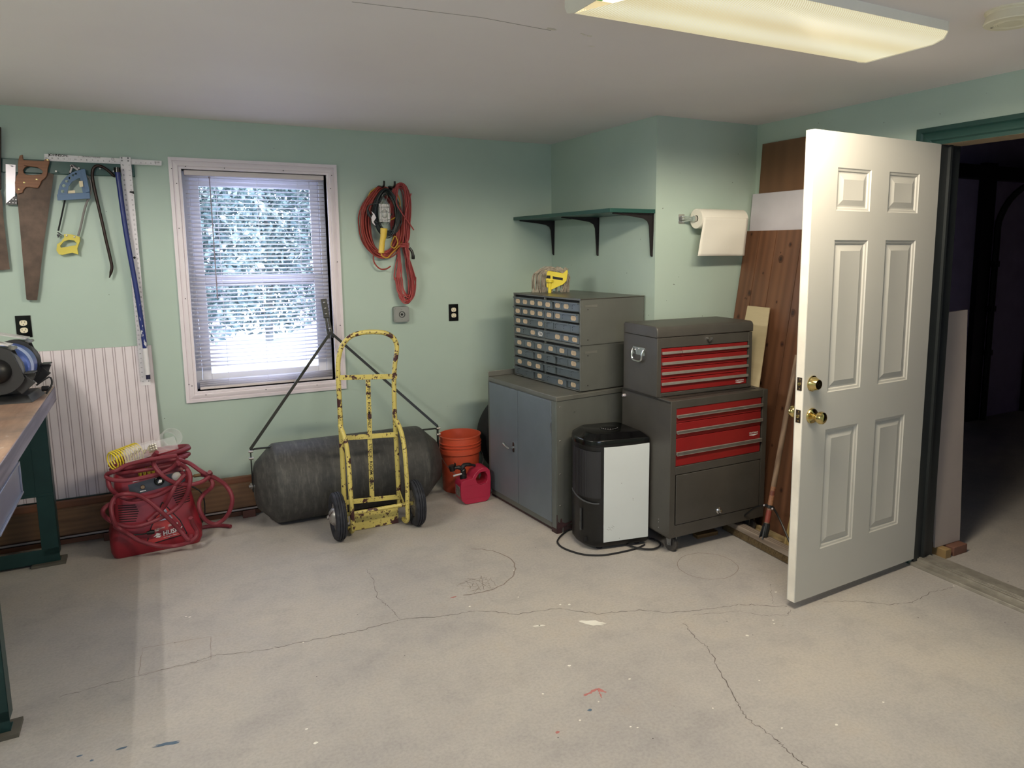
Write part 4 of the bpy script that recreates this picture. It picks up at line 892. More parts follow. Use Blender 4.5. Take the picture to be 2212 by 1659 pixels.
# air hose draped over the compressor
t = thing('air_hose', 'long dull red rubber air hose looped around the air compressor', 'hose', (-.2, 4.2, 0))
hose = M('red_rubber_hose', (120,42,54), .55, var=.14, vs=10)
Hs = [
 [(-0.0492, 4.17, 0.4933), (0.0047, 4.17, 0.4654), (0.062, 4.17, 0.4089), (0.1257, 4.17, 0.3633), (0.1722, 4.17, 0.3147), (0.1977, 4.17, 0.2482), (0.1868, 4.17, 0.1823), (0.1518, 4.17, 0.1312), (0.1053, 4.17, 0.1113), (0.0624, 4.17, 0.1402), (0.0392, 4.17, 0.1934), (0.0373, 4.17, 0.245), (0.0629, 4.17, 0.2866), (0.1027, 4.17, 0.3183), (0.1048, 4.17, 0.3513), (0.0782, 4.17, 0.3861), (0.0524, 4.17, 0.3952)],
 [(-0.1373, 4.14, 0.5529), (-0.1563, 4.14, 0.5289), (-0.1537, 4.14, 0.4846), (-0.1289, 4.14, 0.4368), (-0.09, 4.14, 0.3937), (-0.0411, 4.14, 0.3659), (0.0099, 4.14, 0.3576), (0.0627, 4.14, 0.3668), (0.0989, 4.14, 0.3964), (0.0963, 4.14, 0.411)],
 [(-0.0458, 4.15, 0.4832), (-0.0773, 4.15, 0.4557), (-0.1247, 4.15, 0.4383), (-0.1875, 4.15, 0.4284), (-0.2694, 4.15, 0.4219), (-0.3325, 4.15, 0.4319), (-0.3634, 4.15, 0.4512), (-0.3593, 4.15, 0.4687), (-0.325, 4.15, 0.4787), (-0.2713, 4.15, 0.5043), (-0.2224, 4.15, 0.5115), (-0.1398, 4.15, 0.519), (-0.0519, 4.15, 0.5187)],
 [(-0.3611, 4.16, 0.4384), (-0.3558, 4.16, 0.3943), (-0.3273, 4.16, 0.3508), (-0.2853, 4.16, 0.3218), (-0.2372, 4.16, 0.3134), (-0.1541, 4.16, 0.3189), (-0.0979, 4.16, 0.3418), (-0.0577, 4.16, 0.3702), (-0.025, 4.16, 0.4101), (-0.0346, 4.16, 0.4265)],
 [(-0.042, 4.14, 0.4779), (-0.0099, 4.14, 0.4483), (0.0045, 4.14, 0.4061), (-0.0037, 4.14, 0.3473), (-0.0244, 4.14, 0.2955), (-0.0574, 4.14, 0.2511), (-0.1063, 4.14, 0.2198), (-0.1626, 4.14, 0.1952), (-0.23, 4.14, 0.1782), (-0.2947, 4.14, 0.1833), (-0.3523, 4.14, 0.2162), (-0.3887, 4.14, 0.257), (-0.3934, 4.14, 0.2867), (-0.3728, 4.14, 0.3095), (-0.3404, 4.14, 0.3207)],
 [(-0.3441, 4.12, 0.2047), (-0.3551, 4.12, 0.2575), (-0.3534, 4.12, 0.315), (-0.3307, 4.12, 0.3542), (-0.2885, 4.12, 0.3615), (-0.2413, 4.12, 0.3486), (-0.1952, 4.12, 0.3114), (-0.1498, 4.12, 0.2542), (-0.1002, 4.12, 0.1854), (-0.0581, 4.12, 0.117), (-0.0311, 4.12, 0.0711), (-0.0164, 4.12, 0.0656), (-0.0119, 4.12, 0.0876)],
 [(-0.3481, 4.12, 0.203), (-0.3259, 4.12, 0.1817), (-0.296, 4.12, 0.1539), (-0.2429, 4.12, 0.1039), (-0.1715, 4.12, 0.0644), (-0.097, 4.12, 0.0466), (-0.0325, 4.12, 0.0511), (0.008, 4.12, 0.0735), (0.0155, 4.12, 0.1077), (-0.0002, 4.12, 0.1463), (-0.0086, 4.12, 0.1833)],
 [(-0.2047, 4.15, 0.1898), (-0.1694, 4.15, 0.218), (-0.1295, 4.15, 0.2506), (-0.0913, 4.15, 0.3139), (-0.0576, 4.15, 0.3731), (-0.0165, 4.15, 0.4116)],
]
m = MB()
rh = .0108
for h in Hs:
    n = len(h); pts = []
    for i, (x, y, z) in enumerate(h):
        q = .02*math.sin(i*1.7+x*9); pts.append((x*(y+q)/y, y+q, max(rh, 1.5836+(z-1.5836)*(y+q)/y)))
    m.tube(smooth(pts, 4), rh, 10)
m.tube(smooth([(x, y, rh+.001) for x, y, z in [(-0.0048, 4.4119, 0.01), (0.0494, 4.4285, 0.01), (0.0967, 4.426, 0.01), (0.1437, 4.4082, 0.01), (0.1892, 4.3676, 0.01)]], 4), rh, 10)
for k in range(5):   # wraps around the carry handle
    cx, cz, y0 = -.175, .492-k*.014, 4.33; pts = []
    for i in range(22):
        a = 2*PI*i/22; pts.append((cx+(.178-.004*k)*math.cos(a)+.012*math.sin(3*a+k), y0+.10*math.sin(a)-.01*k, cz+.020*math.cos(a+.3*k)+.012*(k % 2)))
    m.tube(smooth(pts, 2, True), rh, 10, closed=True)
m.build('hose', hose, t)
A, B = Vector((0.0216, 4.17, 0.3924)), Vector((0.0545, 4.17, 0.3938))
m = MB(); m.cyl(A, B, .009, 6); m.cyl(A-(B-A)*.35, A, .005, 10); m.build('coupler', M('aged_brass', (1,1,1)), t)
# coiled yellow hose
t = MB(); pts = []
for i in range(110):
    a = i*.6; s_ = i/110; r_ = .046; q_ = Vector((-.345,4.22,.512))+Vector((.72,.55,.10))*.16*s_+Vector((.60,-.78,0))*r_*math.sin(a)+Vector((-.1,0,1))*r_*math.cos(a); pts.append(tuple(q_))
t.tube(smooth(pts, 2), .0036, 7); pts = []
for i in range(60): a = i*.42; pts.append((-.235+.08*i/60, 4.225+.01*math.sin(a), .435+.022*math.cos(a)))
t.tube(pts, .0045, 7)
tag(t.build('coiled_hose', M('yellow_hose_plastic', (226,204,60), .35)), 'bright yellow coiled air hose on top of the compressor, left end', 'hose')
# clear plastic clamshell with fittings
t = thing('blister_pack', 'clear plastic clamshell of brass air fittings lying on the red hose', 'package', (-.13, 4.25, .53), 0)
clear = NT('clear_plastic'); clear.base((.96,.93,.95)); clear.set(Roughness=.12, Alpha=.15, Specular_IOR_Level=.6)
Mt = Matrix.Translation((-.165, 4.20, .555)) @ Matrix.Rotation(.10, 4, 'Z') @ Matrix.Rotation(-.16, 4, 'Y') @ Matrix.Rotation(.42, 4, 'X')
m = MB(); m.box(-.125,.12,-.055,.055,0,.004); m.box(-.110,.03,-.042,.042,.004,.026); m.xf(Mt); m.build('tray', clear.m, t, bevel=.004)
m = MB(); m.lathe([(.050,-.03),(.052,.03),(.046,.036),(.044,.03),(.042,-.03),(.050,-.03)], (.095,0,.035), (.35,-.6,.7), 28); m.xf(Mt); m.build('dome', clear.m, t, bevel=.006)
m = MB()
for i in range(9): m.cyl((-.01+.011*(i % 3),-.03+.02*(i//3),.006),(.002+.011*(i % 3),-.03+.02*(i//3),.022),.0048,8)
for i in range(5): m.cyl((-.095+.02*i,-.02+.012*(i % 3),.006),(-.085+.02*i,-.01+.012*(i % 3),.018),.006,8)
m.xf(Mt); m.build('fitting', M('pale_brass', (190,176,130), .25, .9), t, kind='stuff')

# ---------------------------------------------------------------- workbench
t = thing('workbench', 'long wooden-topped workbench on dark green steel legs along the left side', 'workbench', (-.60, 4.46, 0), .022)
Mb = ROOT[t.name]      # local: x into the room, y back; front edge on x = .02
def bb(m, *a, **k): m.xf(Mb); return m.build(*a, **k)
top = NT('worn_bench_top'); v = top.coord((1,.12,1)); g1 = top.noise(v, 14, 6, .65); g2 = top.noise(top.coord(), 3.2, 5, .6)
c_ = top.ramp(g1, [(.3, lin((134,106,90))), (.7, lin((180,150,130)))]); c_ = top.mix(top.ramp(g2, [(.42, (0,0,0)), (.62, (.8,.8,.8))]), c_, lin((112,98,92)))
c_ = top.mix(top.ramp(top.noise(top.coord((1,.4,1)), 26, 5, .7), [(.62, (0,0,0)), (.7, (.6,.6,.6))]), c_, lin((196,186,182))); top.base(c_); top.set(Roughness=.5); top.bump(g1, .2, .001)
edge_w = wood('daylit_bench_edge', (132,126,142), (86,80,96), 'y', 16, .55)  # bluish daylight on the front edge is put into this wood colour
m = MB(); m.box(-.72,.018,-1.95,0,.812,.885); tp = bb(m, 'bench_top', top.m, t, bevel=.003)
m = MB(); m.box(.018,.021,-1.95,.0,.813,.883); m.box(-.72,.018,.0,.003,.813,.883); bb(m, 'edge_strip', edge_w, tp)
gsteel = M('dark_green_steel', (26,58,58), .4, .2, var=.15)
for y in (-.17, -1.68):
    m = MB(); m.box(-.085,-.012,y-.003,y,.05,.81); m.box(-.015,-.012,y-.003,y+.06,.05,.81); m.box(-.68,-.607,y-.003,y,.05,.81)
    m.box(-.68,-.012,y-.002,y+.001,.36,.81); m.box(-.68,-.012,y-.006,y,.36,.372); m.box(-.68,-.012,y-.003,y,.012,.085); m.box(-.68,-.012,y-.003,y+.05,.012,.016)
    lf = bb(m, 'leg_frame', gsteel, t, bevel=.001)
    for xa, xb in ((-.13,.012),(-.70,-.58)): m = MB(); m.box(xa,xb,y-.03,y+.07,0,.014); bb(m, 'foot_pad', M('bare_foot_wood', (88,84,76), .8), lf)
m = MB(); m.box(-.55,-.02,-1.63,-1.14,.66,.808); dv = bb(m, 'drawer_case', gsteel, t)
m = MB(); m.box(-.02,.004,-1.63,-1.14,.660,.800); m.box(.004,.010,-1.63,-1.14,.775,.785); m.box(.004,.012,-1.63,-1.14,.660,.667); m.box(.004,.010,-1.147,-1.14,.667,.775); bb(m, 'drawer_front', M('blue_grey_metal', (132,138,160), .35, .4), dv, bevel=.001)
m = MB(); m.bar((-.66,-.10,.05),(-.66,-1.7,.05),.05,.02); bb(m, 'stretcher', gsteel, t)

# bench grinder
t = thing('bench_grinder', 'black and blue bench grinder with clear eye shields on the workbench end', 'bench grinder', (-.76, 4.18, .886), .25)
Mg = Matrix.Translation((-.712, 4.15, .885)) @ Matrix.Rotation(-.09, 4, 'Z') @ Matrix.Scale(1.1, 4)
def gb(m, *a, **k): m.xf(Mg); return m.build(*a, **k)
cast = M('black_cast_iron', (38,38,40), .5, var=.15, bump=.1)
m = MB(); m.hexa([(-.10,-.11,0),(.10,-.11,0),(.10,.11,0),(-.10,.11,0)], [(-.075,-.085,.030),(.080,-.085,.030),(.080,.085,.030),(-.075,.085,.030)]); m.hexa([(-.05,-.05,.03),(.05,-.05,.03),(.05,.05,.03),(-.05,.05,.03)],[(-.04,-.05,.08),(.04,-.05,.08),(.04,.05,.08),(-.04,.05,.08)]); gb(m, 'base', cast, t, bevel=.003)
m = MB(); m.lathe([(0,-.085),(.07,-.085),(.088,-.070),(.092,-.055),(.092,.055),(.088,.070),(.07,.085),(0,.085)], (0,0,.145), (0,1,0), 40); mo = gb(m, 'motor', M('blue_motor_paint', (60,86,158), .35, .2), t)
m = MB(); m.lathe([(.0925,-.045),(.0932,-.045),(.0932,-.005),(.0925,-.005)], (0,0,.145), (0,1,0), 40); m.xf(Matrix.Identity(4)); gb(m, 'name_band', M('pale_blue_band', (176,188,224), .4), mo)
for y in (-.125, .125):
    s_ = 1 if y > 0 else -1
    m = MB(); n = 30; arc = [math.radians(55+285*i/n) for i in range(n+1)]   # guard open towards the front
    out = [(.098*math.cos(a), .145+.098*math.sin(a)) for a in arc]
    m.plate(out, [], lambda a, b, c: (a, c, b), y+s_*.022, y+s_*.025); m.plate(out, [], lambda a, b, c: (a, c, b), y-s_*.022, y-s_*.025)
    vs = []
    for a in arc: vs += [(.098*math.cos(a), y-.025, .145+.098*math.sin(a)), (.098*math.cos(a), y+.025, .145+.098*math.sin(a))]
    m.add(vs, [(2*i, 2*i+1, 2*i+3, 2*i+2) for i in range(n)])
    gd = gb(m, 'wheel_guard', cast, t)
    m = MB(); m.lathe([(.052,0),(.050,.010),(.040,.028),(.02,.038),(0,.041)], (0,y+s_*.025,.145), (0,s_,0), 32); gb(m, 'dome_cover', black_plastic, gd)
    m = MB(); m.lathe([(.015,-.011),(.088,-.011),(.089,0),(.088,.011),(.015,.011)], (0,y,.145), (0,1,0), 40); gb(m, 'grinding_wheel', M('grey_grit', (88,90,94), .9, var=.2, bump=.4, bs=300), t)
    m = MB(); m.lathe([(.058,0),(.060,.002),(.058,.004)], (.012,y+s_*.020,.142), (0,s_,0), 28); gb(m, 'flange', M('tan_washer', (168,140,108), .6), gd)
    m = MB(); m.bar((.055,y,.060),(.105,y,.105),.012,.05); m.box(.092,.125,y-.028,y+.028,.128,.134); m.bar((.10,y,.10),(.112,y,.130),.010,.03); gb(m, 'tool_rest', cast, t, bevel=.002)
    m = MB(); m.bar((.062,y,.235),(.010,y,.262),.006,.010); m.cyl((.062,y-.015,.236),(.062,y+.015,.236),.007,10); m.bar((.03,y,.225),(.06,y,.238),.01,.012); sb = gb(m, 'shield_bracket', screw_steel, t)
    m = MB(); m.hexa([(.050,y-.035,.248),(-.055,y-.035,.272),(-.055,y+.035,.272),(.050,y+.035,.248)], [(.050,y-.035,.251),(-.055,y-.035,.275),(-.055,y+.035,.275),(.050,y+.035,.251)]); gb(m, 'eye_shield', M('cloudy_shield', (206,200,202), .3), sb)
m = MB(); m.tube(smooth([(.085,.03,.05),(.13,.05,.08),(.14,.04,.05),(.12,.02,.012)], 4), .004, 6); m.cyl((.10,.05,.03),(.125,.05,.03),.012,8); gb(m, 'power_cord', black_rubber, t)
# ---------------------------------------------------------------- grey cabinet
grey_m = chipped('grey_enamel', (96,101,98), (66,50,50), 3.5, .74, .42, .80)
side_g = M('olive_grey_enamel', (104,106,101), .45, .2, var=.07, bump=.05)
blue_g = M('blue_grey_enamel', (108,116,124), .38, .2, var=.06)
t = thing('metal_cabinet', 'low grey steel two-door cabinet with a chrome latch and rusty foot, in the alcove', 'cabinet', (1.7885, 3.4014, 0), .1046)
Mc_ = ROOT[t.name]
def lb(m, Mx, *a, **k): m.xf(Mx); return m.build(*a, **k)
W_, D_, H_ = .585, .773, .783
m = MB(); m.box(.004,W_,.003,D_-.003,.018,H_-.03); lb(m, Mc_, 'carcass', side_g, t, bevel=.002)
m = MB(); m.box(-.002,W_,-.002,D_,H_-.03,H_-.004); m.box(-.002,W_,D_-.006,D_,H_-.004,H_+.03); lb(m, Mc_, 'top', M('worn_grey_top', (104,104,98), .5, .2, var=.16), t, bevel=.003)
m = MB(); m.box(.012,W_-.01,.0,D_,.0,.03); m.box(-.002,.004,-.001,.05,.0,.11); lb(m, Mc_, 'plinth', M('rusty_plinth', (62,44,44), .8, var=.35, vs=20), t)
for k, (y0, y1) in enumerate(((.045,.405),(.410,.752))):
    m = MB(); m.box(-.006,.003,y0,y1,.055,.748); d = lb(m, Mc_, 'door', blue_g, t, bevel=.0015)
    if k == 1:
        m = MB(); m.plate(rrect(.443,.463,.365,.425,.006), [], lambda a,b,c: (-.006-c,a,b), 0, .004); m.cyl((-.01,.452,.395),(-.045,.452,.395),.006,12); m.tube([(-.042,.452,.392),(-.046,.475,.400),(-.048,.505,.412),(-.046,.512,.414)], [.008,.007,.008,.005], 10); lb(m, Mc_, 'latch_handle', chrome, d)
for ya, yb2 in ((0,.043),(.755,D_)): m = MB(); m.box(-.004,.005,ya,yb2,.03,.752); lb(m, Mc_, 'front_stile', grey_m, t, bevel=.001)
m = MB(); m.box(.004,.045,-.0025,.003,.0,.745); lb(m, Mc_, 'corner_stile', side_g, t)
m = MB()
for z in (.72,.53,.34,.16): m.lathe([(.005,0),(.003,.002),(0,.0025)], (.022,-.0025,z), (0,-1,0), 10)
m.cyl((.12,-.001,.68),(.12,.001,.68),.003,8)
lb(m, Mc_, 'rivet', screw_steel, t)
m = MB(); m.plate([(.001,.0),(.030,.0),(.036,.03),(.060,.034),(.10,.048),(.098,.058),(.055,.050),(.034,.062),(.030,.085),(.022,.082),(.018,.06),(.006,.072),(.001,.05)], [], lambda a,b,c: (a,-.0035-c,b), 0, .0006); lb(m, Mc_, 'rust_patch', M('flaky_rust', (66,42,44), .9, var=.4, vs=60), t)
m = MB(); m.box(-.0075,-.005,.045,.049,.57,.63); m.box(-.0075,-.005,.748,.752,.10,.16); lb(m, Mc_, 'hinge', screw_steel, t)

# ---------------------------------------------------------------- two small-parts drawer cabinets
front_g = M('drawer_grey_enamel', (92,100,103), .38, .25, var=.08); card = M('aged_label_card', (206,182,150), .7, var=.12, vs=40)
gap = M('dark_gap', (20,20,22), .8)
def drawers(z0, rows, nb, label, name_top, tnut=None):
    t = thing('drawer_cabinet', label, 'drawer cabinet', (1.963, 3.4408, z0), .1147); Mx = Matrix.Translation((1.963, 3.4408, z0)) @ Matrix.Rotation(.1147, 4, 'Z')
    W, D, H = .462, .712, .2585
    m = MB(); m.box(.012,W,.0,.004,0,H); m.box(.012,W,D-.004,D,0,H); m.box(.012,W,0,D,0,.004); m.box(W-.004,W,0,D,0,H); m.box(.010,W,0,D,H-.004,H)
    m.box(-.002,.012,0,.008,0,H); m.box(-.002,.012,D-.008,D,0,H); m.box(-.002,.012,.352,.361,0,H); m.box(-.002,.012,0,D,0,.006); m.box(-.002,.012,0,D,H-.007,H)
    for r in range(1, 4): m.box(-.001,.012,0,D,.008+r*.0605-.003,.008+r*.0605)
    lb(m, Mx, 'case', side_g, t, bevel=.0008)
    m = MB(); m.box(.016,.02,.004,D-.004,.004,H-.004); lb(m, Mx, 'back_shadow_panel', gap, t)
    if name_top:
        m = MB(); m.box(-.003,W+.002,-.003,D+.002,H,H+.003); lb(m, Mx, 'top_sheet', M('dark_brown_linoleum', (84,80,72), .3, var=.2), t)
    m = MB(); m.plate(rrect(.03,.115,.212,.226,.001), [], lambda a,b,c: (a,-.001-c,b), 0, .0006); lb(m, Mx, 'maker_plate', M('grey_foil', (128,128,122), .4, .4), t)
    m = MB(); m.cyl((.05,-.0006,.20),(.05,.001,.20),.0035,8); m.cyl((.05,-.0006,.03),(.05,.001,.03),.0035,8); lb(m, Mx, 'screw_hole', gap, t)
    for r, halves in enumerate(rows):
        zb = .008+(3-r)*.0605; zt_ = zb+.0545
        for hf, seq in enumerate(halves):     # seq: (width in bays, marks) from the far side to the near side
            y1 = D-.009 if hf == 0 else .351; bw = (y1-(.362 if hf == 0 else .009))/nb
            for wd, marks in seq:
                ya, yb2 = y1-wd*bw+.001, y1-.001; y1 -= wd*bw; pull = random.uniform(0, .004) if random.random() < .8 else .012
                m = MB(); m.box(-pull,.012-pull,ya,yb2,zb+.001,zt_-.009); m.box(-.010-pull,.012-pull,ya+.001,yb2-.001,zt_-.0105,zt_-.0055); m.box(-.012-pull,-.009-pull,ya+.001,yb2-.001,zt_-.013,zt_-.0055)
                dr = lb(m, Mx, 'drawer', front_g, t, bevel=.0006)
                bw_ = (yb2-ya)/len(marks)
                for k, mk in enumerate(marks):
                    cy = yb2-bw_*(k+.5); w2, h2, zc = min(.024, bw_*.37), .013, zb+.0225
                    if mk == 'b':
                        m = MB()
                        for (a0, a1, c0, c1) in ((-1,-.9,-.8,-.3),(-1,-.9,.3,.8),(-.8,.2,.95,1.05)): m.box(-pull-.0008,-pull,cy-a1*w2,cy-a0*w2,zc+c0*h2,zc+c1*h2)
                        lb(m, Mx, 'card_slot', gap, dr)
                    else:
                        o = [(-.8,-1),(.8,-1),(.8,-.7),(1,-.5),(1,.5),(.8,.7),(.8,1),(-.8,1),(-.8,.7),(-1,.5),(-1,-.5),(-.8,-.7)]
                        m = MB(); m.plate([(cy+a*w2, zc+b*h2) for a, b in o], [], lambda a,b,c: (-pull-c,a,b), 0, .0008)
                        lc = lb(m, Mx, 'label_card', M('white_label_card', (222,218,210), .6) if mk == 't' else card, dr)
                        if mk == 't':
                            m = MB(); text(m, 'T-Nut', (-pull-.0012,cy,zc), (0,-1,0), (0,0,1), .022, .036, bold=True); lb(m, Mx, 'handwriting', ink, lc)
                        else:
                            m = MB()
                            for q in range(2): m.box(-pull-.0010,-pull-.0008,cy-w2*.6,cy+w2*.5,zc+.003-q*.006,zc+.0038-q*.006)
                            lb(m, Mx, 'faint_writing', M('faded_pencil', (158,132,110), .8), lc)
    return t
one = lambda s: [(1, c) for c in s]
L4 = [[one('LL')[:1]+[(2,'LL')]+one('L'), one('LLLb')],
      [one('LLLL'), one('LL')+[(2,'bL')]],
      [[(2,'LL'),(2,'bL')], one('b')+[(2,'bb')]+one('b')],
      [[(2,'Lb')]+one('Lt'), [(2,'bL')]+one('LL')]]
L3 = [[one('LLL'), one('LLL')], [one('LbL'), one('bbL')], [one('LLL'), one('b')+[(2,'bb')]], [one('bbL'), [(2,'bL')]+one('L')]]
drawers(.7835, L3, 3, 'grey small-parts drawer cabinet with wider drawers, lower of the two stacked on the metal cabinet', False)
drawers(1.042, L4, 4, 'grey small-parts drawer cabinet with four narrow columns per side, upper of the two stacked', True)

# mop head on top
t = thing('mop_head', 'grey string mop head with a yellow plastic clamp on the drawer cabinet', 'mop', (2.085, 4.03, 1.304), -.4911)
Mm = ROOT[t.name]; q = lambda pts: [((x-683)/4.88*.00315, (455-y)/4.88*.00315) for x, y in pts]
m = MB(); m.plate(q([(630,238),(648,240),(800,267),(835,235),(848,245),(834,340),(803,372),(690,424),(640,400),(634,330)]), [], lambda a,b,c: (a,c-.03,b), 0, .014); cl = lb(m, Mm, 'clamp', M('yellow_mop_plastic', (224,204,56), .4), t, bevel=.002)
m = MB(); m.cyl((-.009,-.026,0),(-.006,-.026,.075),.011,16); m.cyl((-.006,-.028,.066),(-.005,-.028,.080),.022,16); lb(m, Mm, 'handle_socket', _mc['yellow_mop_plastic'], cl)
m = MB(); m.plate(q([(634,286),(678,288),(678,318),(634,314)]), [], lambda a,b,c: (a,-.031+c,b), 0, .001); m.plate(q([(700,295),(798,312),(796,336),(700,320)]), [], lambda a,b,c: (a,-.031+c,b), 0, .001); lb(m, Mm, 'printed_band', ink, cl)
m = MB()
for i in range(96):
    u = random.random(); x0 = -.035+.14*u; left = random.random() < .5; back = random.random() < .4
    top = .158+random.uniform(-.014,.008)-.015*abs(u-.3); yb_ = random.uniform(.0,.035) if back else random.uniform(-.026,-.008)
    if i < 46:   # drape over the left of the clamp
        xe = random.uniform(-.118,-.030); pts = [(x0*.5,-.012,.135),(x0*.5+(xe-x0*.5)*.3,-.018+random.uniform(-.01,.01),top),(xe*.9,-.02+random.uniform(-.015,.02),.12),(xe+random.uniform(-.006,.006),-.015+random.uniform(-.02,.025),.06),(xe+random.uniform(-.01,.012),random.uniform(-.03,.02),.002)]
    elif i < 74:
        xe = random.uniform(.075,.118); pts = [(x0,-.005,.135),(x0+.01,-.01,top),(xe,-.006+random.uniform(-.01,.02),.11),(xe+random.uniform(-.006,.004),random.uniform(-.01,.03),.06),(xe+random.uniform(-.02,.002),random.uniform(-.01,.03),.002)]
    else:        # behind the clamp
        xe = x0+random.uniform(-.02,.02); pts = [(x0,-.016,.128),(x0,-.006,top),(xe,.012,.12),(xe+random.uniform(-.01,.01),random.uniform(.0,.03),.06),(xe+random.uniform(-.015,.015),random.uniform(-.005,.035),.002)]
    m.tube(smooth(pts, 4), .0023, 5)
so = lb(m, Mm, 'strings', M('grey_mop_yarn', (158,148,134), .9, var=.4, vs=45), t); so['kind'] = 'stuff'

# ---------------------------------------------------------------- tool chest and rolling cabinet
tb_g = M('dark_brown_grey_enamel', (76,73,69), .42, .15, var=.12, bump=.05); tb_s = tb_g
tred = M('drawer_red_enamel', (142,30,32), .38, .1, var=.07); pull_m = M('ribbed_aluminium_pull', (158,152,146), .45, .45, var=.12, vs=25)
def logo(Mx, par, cx, y, z, w):
    m = MB(); text(m, 'CRAFTSMAN', (cx,y,z), (1,0,0), (0,0,1), w*.19, w, bold=True); m.plate([(cx-w*.5,z-w*.135),(cx+w*.5,z-w*.135),(cx+w*.5,z-w*.17),(cx,z-w*.26),(cx-w*.5,z-w*.17)], [], lambda a,b,c: (a,y+c,b), -.0004, .0004); lb(m, Mx, 'lettering', white_ink, par)
t = thing('tool_cabinet', 'dark rolling tool cabinet on casters with three red drawers and a lower door', 'tool cabinet', (2.1587, 2.8654, 0), .0087); Mx = ROOT[t.name]
W, D = .655, .445
m = MB(); m.box(0,W,.004,D,.092,.10); m.box(0,.035,0,D,.092,.816); m.box(W-.035,W,0,D,.092,.816); m.box(0,W,D-.004,D,.092,.816); m.box(.035,W-.035,0,.02,.775,.816); m.box(.035,W-.035,0,.02,.428,.470); m.box(.035,W-.035,0,.02,.092,.158); m.box(.03,W-.03,.03,.034,.10,.80); m.box(0,W,.004,D,.80,.812)
lb(m, Mx, 'body', tb_g, t, bevel=.004)
m = MB(); m.box(.04,W-.03,.06,D-.02,.8125,.815); lb(m, Mx, 'top_mat', wood('worn_brown_mat', (70,60,52), (46,42,40), 'x', 14), t)
for i, (z0, z1, p0, p1) in enumerate(((.700,.775,.729,.741),(.621,.697,.646,.659),(.472,.618,.532,.548))):
    m = MB(); m.box(.038,.612,.004,.30,z0,z1); dr = lb(m, Mx, 'drawer', tred, t, bevel=.0015)
    m = MB(); m.box(.037,.616,-.010,.002,p0,p1); m.box(.037,.616,-.010,-.007,p0-.003,p1+.001); lb(m, Mx, 'drawer_pull', pull_m, dr, bevel=.001)
    if i == 2: logo(Mx, dr, .563, .0030, .583, .062)
m = MB(); m.box(.040,.612,-.003,.006,.161,.425); dr = lb(m, Mx, 'door', tb_g, t, bevel=.002)
m = MB(); m.lathe([(.018,0),(.018,.003),(.012,.008),(.010,.018),(.006,.020),(0,.020)], (.326,-.003,.188), (0,-1,0), 24); lb(m, Mx, 'knob', chrome, dr)
m = MB()
for z in (.17,.155,.125): m.cyl((-.0015,.09,z),(.001,.09,z),.002,6)
m.lathe([(.010,0),(.010,.012),(.007,.018),(0,.018)], (.0,D-.03,.775), (-1,0,0), 14); lb(m, Mx, 'bolt', alu, t)
for x, y in ((.055,.05),(W-.055,.05),(.055,D-.05),(W-.055,D-.05)):
    m = MB(); m.lathe([(.010,-.012),(.034,-.012),(.038,-.008),(.038,.008),(.034,.012),(.010,.012)], (x,y,.039), (1,.35,0), 28); cw = lb(m, Mx, 'caster', M('worn_caster_rubber', (62,58,56), .8, var=.4, vs=40), t)
    m = MB(); m.hexa([(x-.018,y-.014,.035),(x-.014,y-.014,.035),(x-.014,y+.014,.035),(x-.018,y+.014,.035)],[(x-.022,y-.02,.092),(x-.016,y-.02,.092),(x-.016,y+.02,.092),(x-.022,y+.02,.092)]); m.hexa([(x+.014,y-.014,.035),(x+.018,y-.014,.035),(x+.018,y+.014,.035),(x+.014,y+.014,.035)],[(x+.016,y-.02,.092),(x+.022,y-.02,.092),(x+.022,y+.02,.092),(x+.016,y+.02,.092)]); m.box(x-.025,x+.025,y-.025,y+.025,.088,.0925); m.cyl((x-.022,y,.039),(x+.022,y,.039),.006,8); lb(m, Mx, 'fork', M('zinc_fork', (140,142,144), .4, .6), cw)
t = thing('tool_chest', 'dark lidded tool chest with red drawers, sitting on the rolling cabinet', 'tool chest', (2.1428, 2.9692, .816), -.0122); Mx = ROOT[t.name] @ Matrix.Translation((0,0,-.816))
W, D = .630, .318
m = MB(); m.box(0,.026,0,D,.8165,1.125); m.box(W-.026,W,0,D,.8165,1.125); m.box(0,W,D-.004,D,.8165,1.125); m.box(0,W,0,D,.8165,.824); m.box(.026,W-.026,0,.015,.8165,.838); m.box(.026,W-.026,0,.015,1.072,1.125); m.box(.02,W-.02,.03,.034,.82,1.12); m.box(.005,W-.005,.005,D-.005,1.11,1.125)
lb(m, Mx, 'body', tb_g, t, bevel=.003)
m = MB(); o = [(-.003,1.127),(-.003,1.165),(.004,1.178),(.018,1.184),(D-.015,1.184),(D,1.172),(D,1.127)]
m.plate(o, [], lambda a,b,c: (c,a,b), -.003, W+.003); lb(m, Mx, 'lid', tb_g, t, bevel=.005, seg=3)
m = MB(); m.cyl((.323,.0,1.104),(.323,-.018,1.104),.010,16); m.bar((.318,-.014,1.096),(.338,-.02,1.112),.004,.012); lb(m, Mx, 'lock', chrome, t)
for i, (x0, x1, z0, z1, p0, p1) in enumerate(((.030,.152,1.024,1.070,1.040,1.053),(.155,.600,1.024,1.070,1.040,1.053),(.030,.600,.966,1.020,.985,.999),(.030,.600,.910,.963,.933,.947),(.030,.600,.840,.907,.879,.893))):
    m = MB(); m.box(x0,x1,.004,.24,z0,z1); dr = lb(m, Mx, 'drawer', tred, t, bevel=.0012)
    m = MB(); m.box(x0,x1+.003*(x1>.5),-.009,.002,p0,p1); lb(m, Mx, 'drawer_pull', pull_m, dr, bevel=.001)
    if i == 4: logo(Mx, dr, .552, .0030, .861, .058)
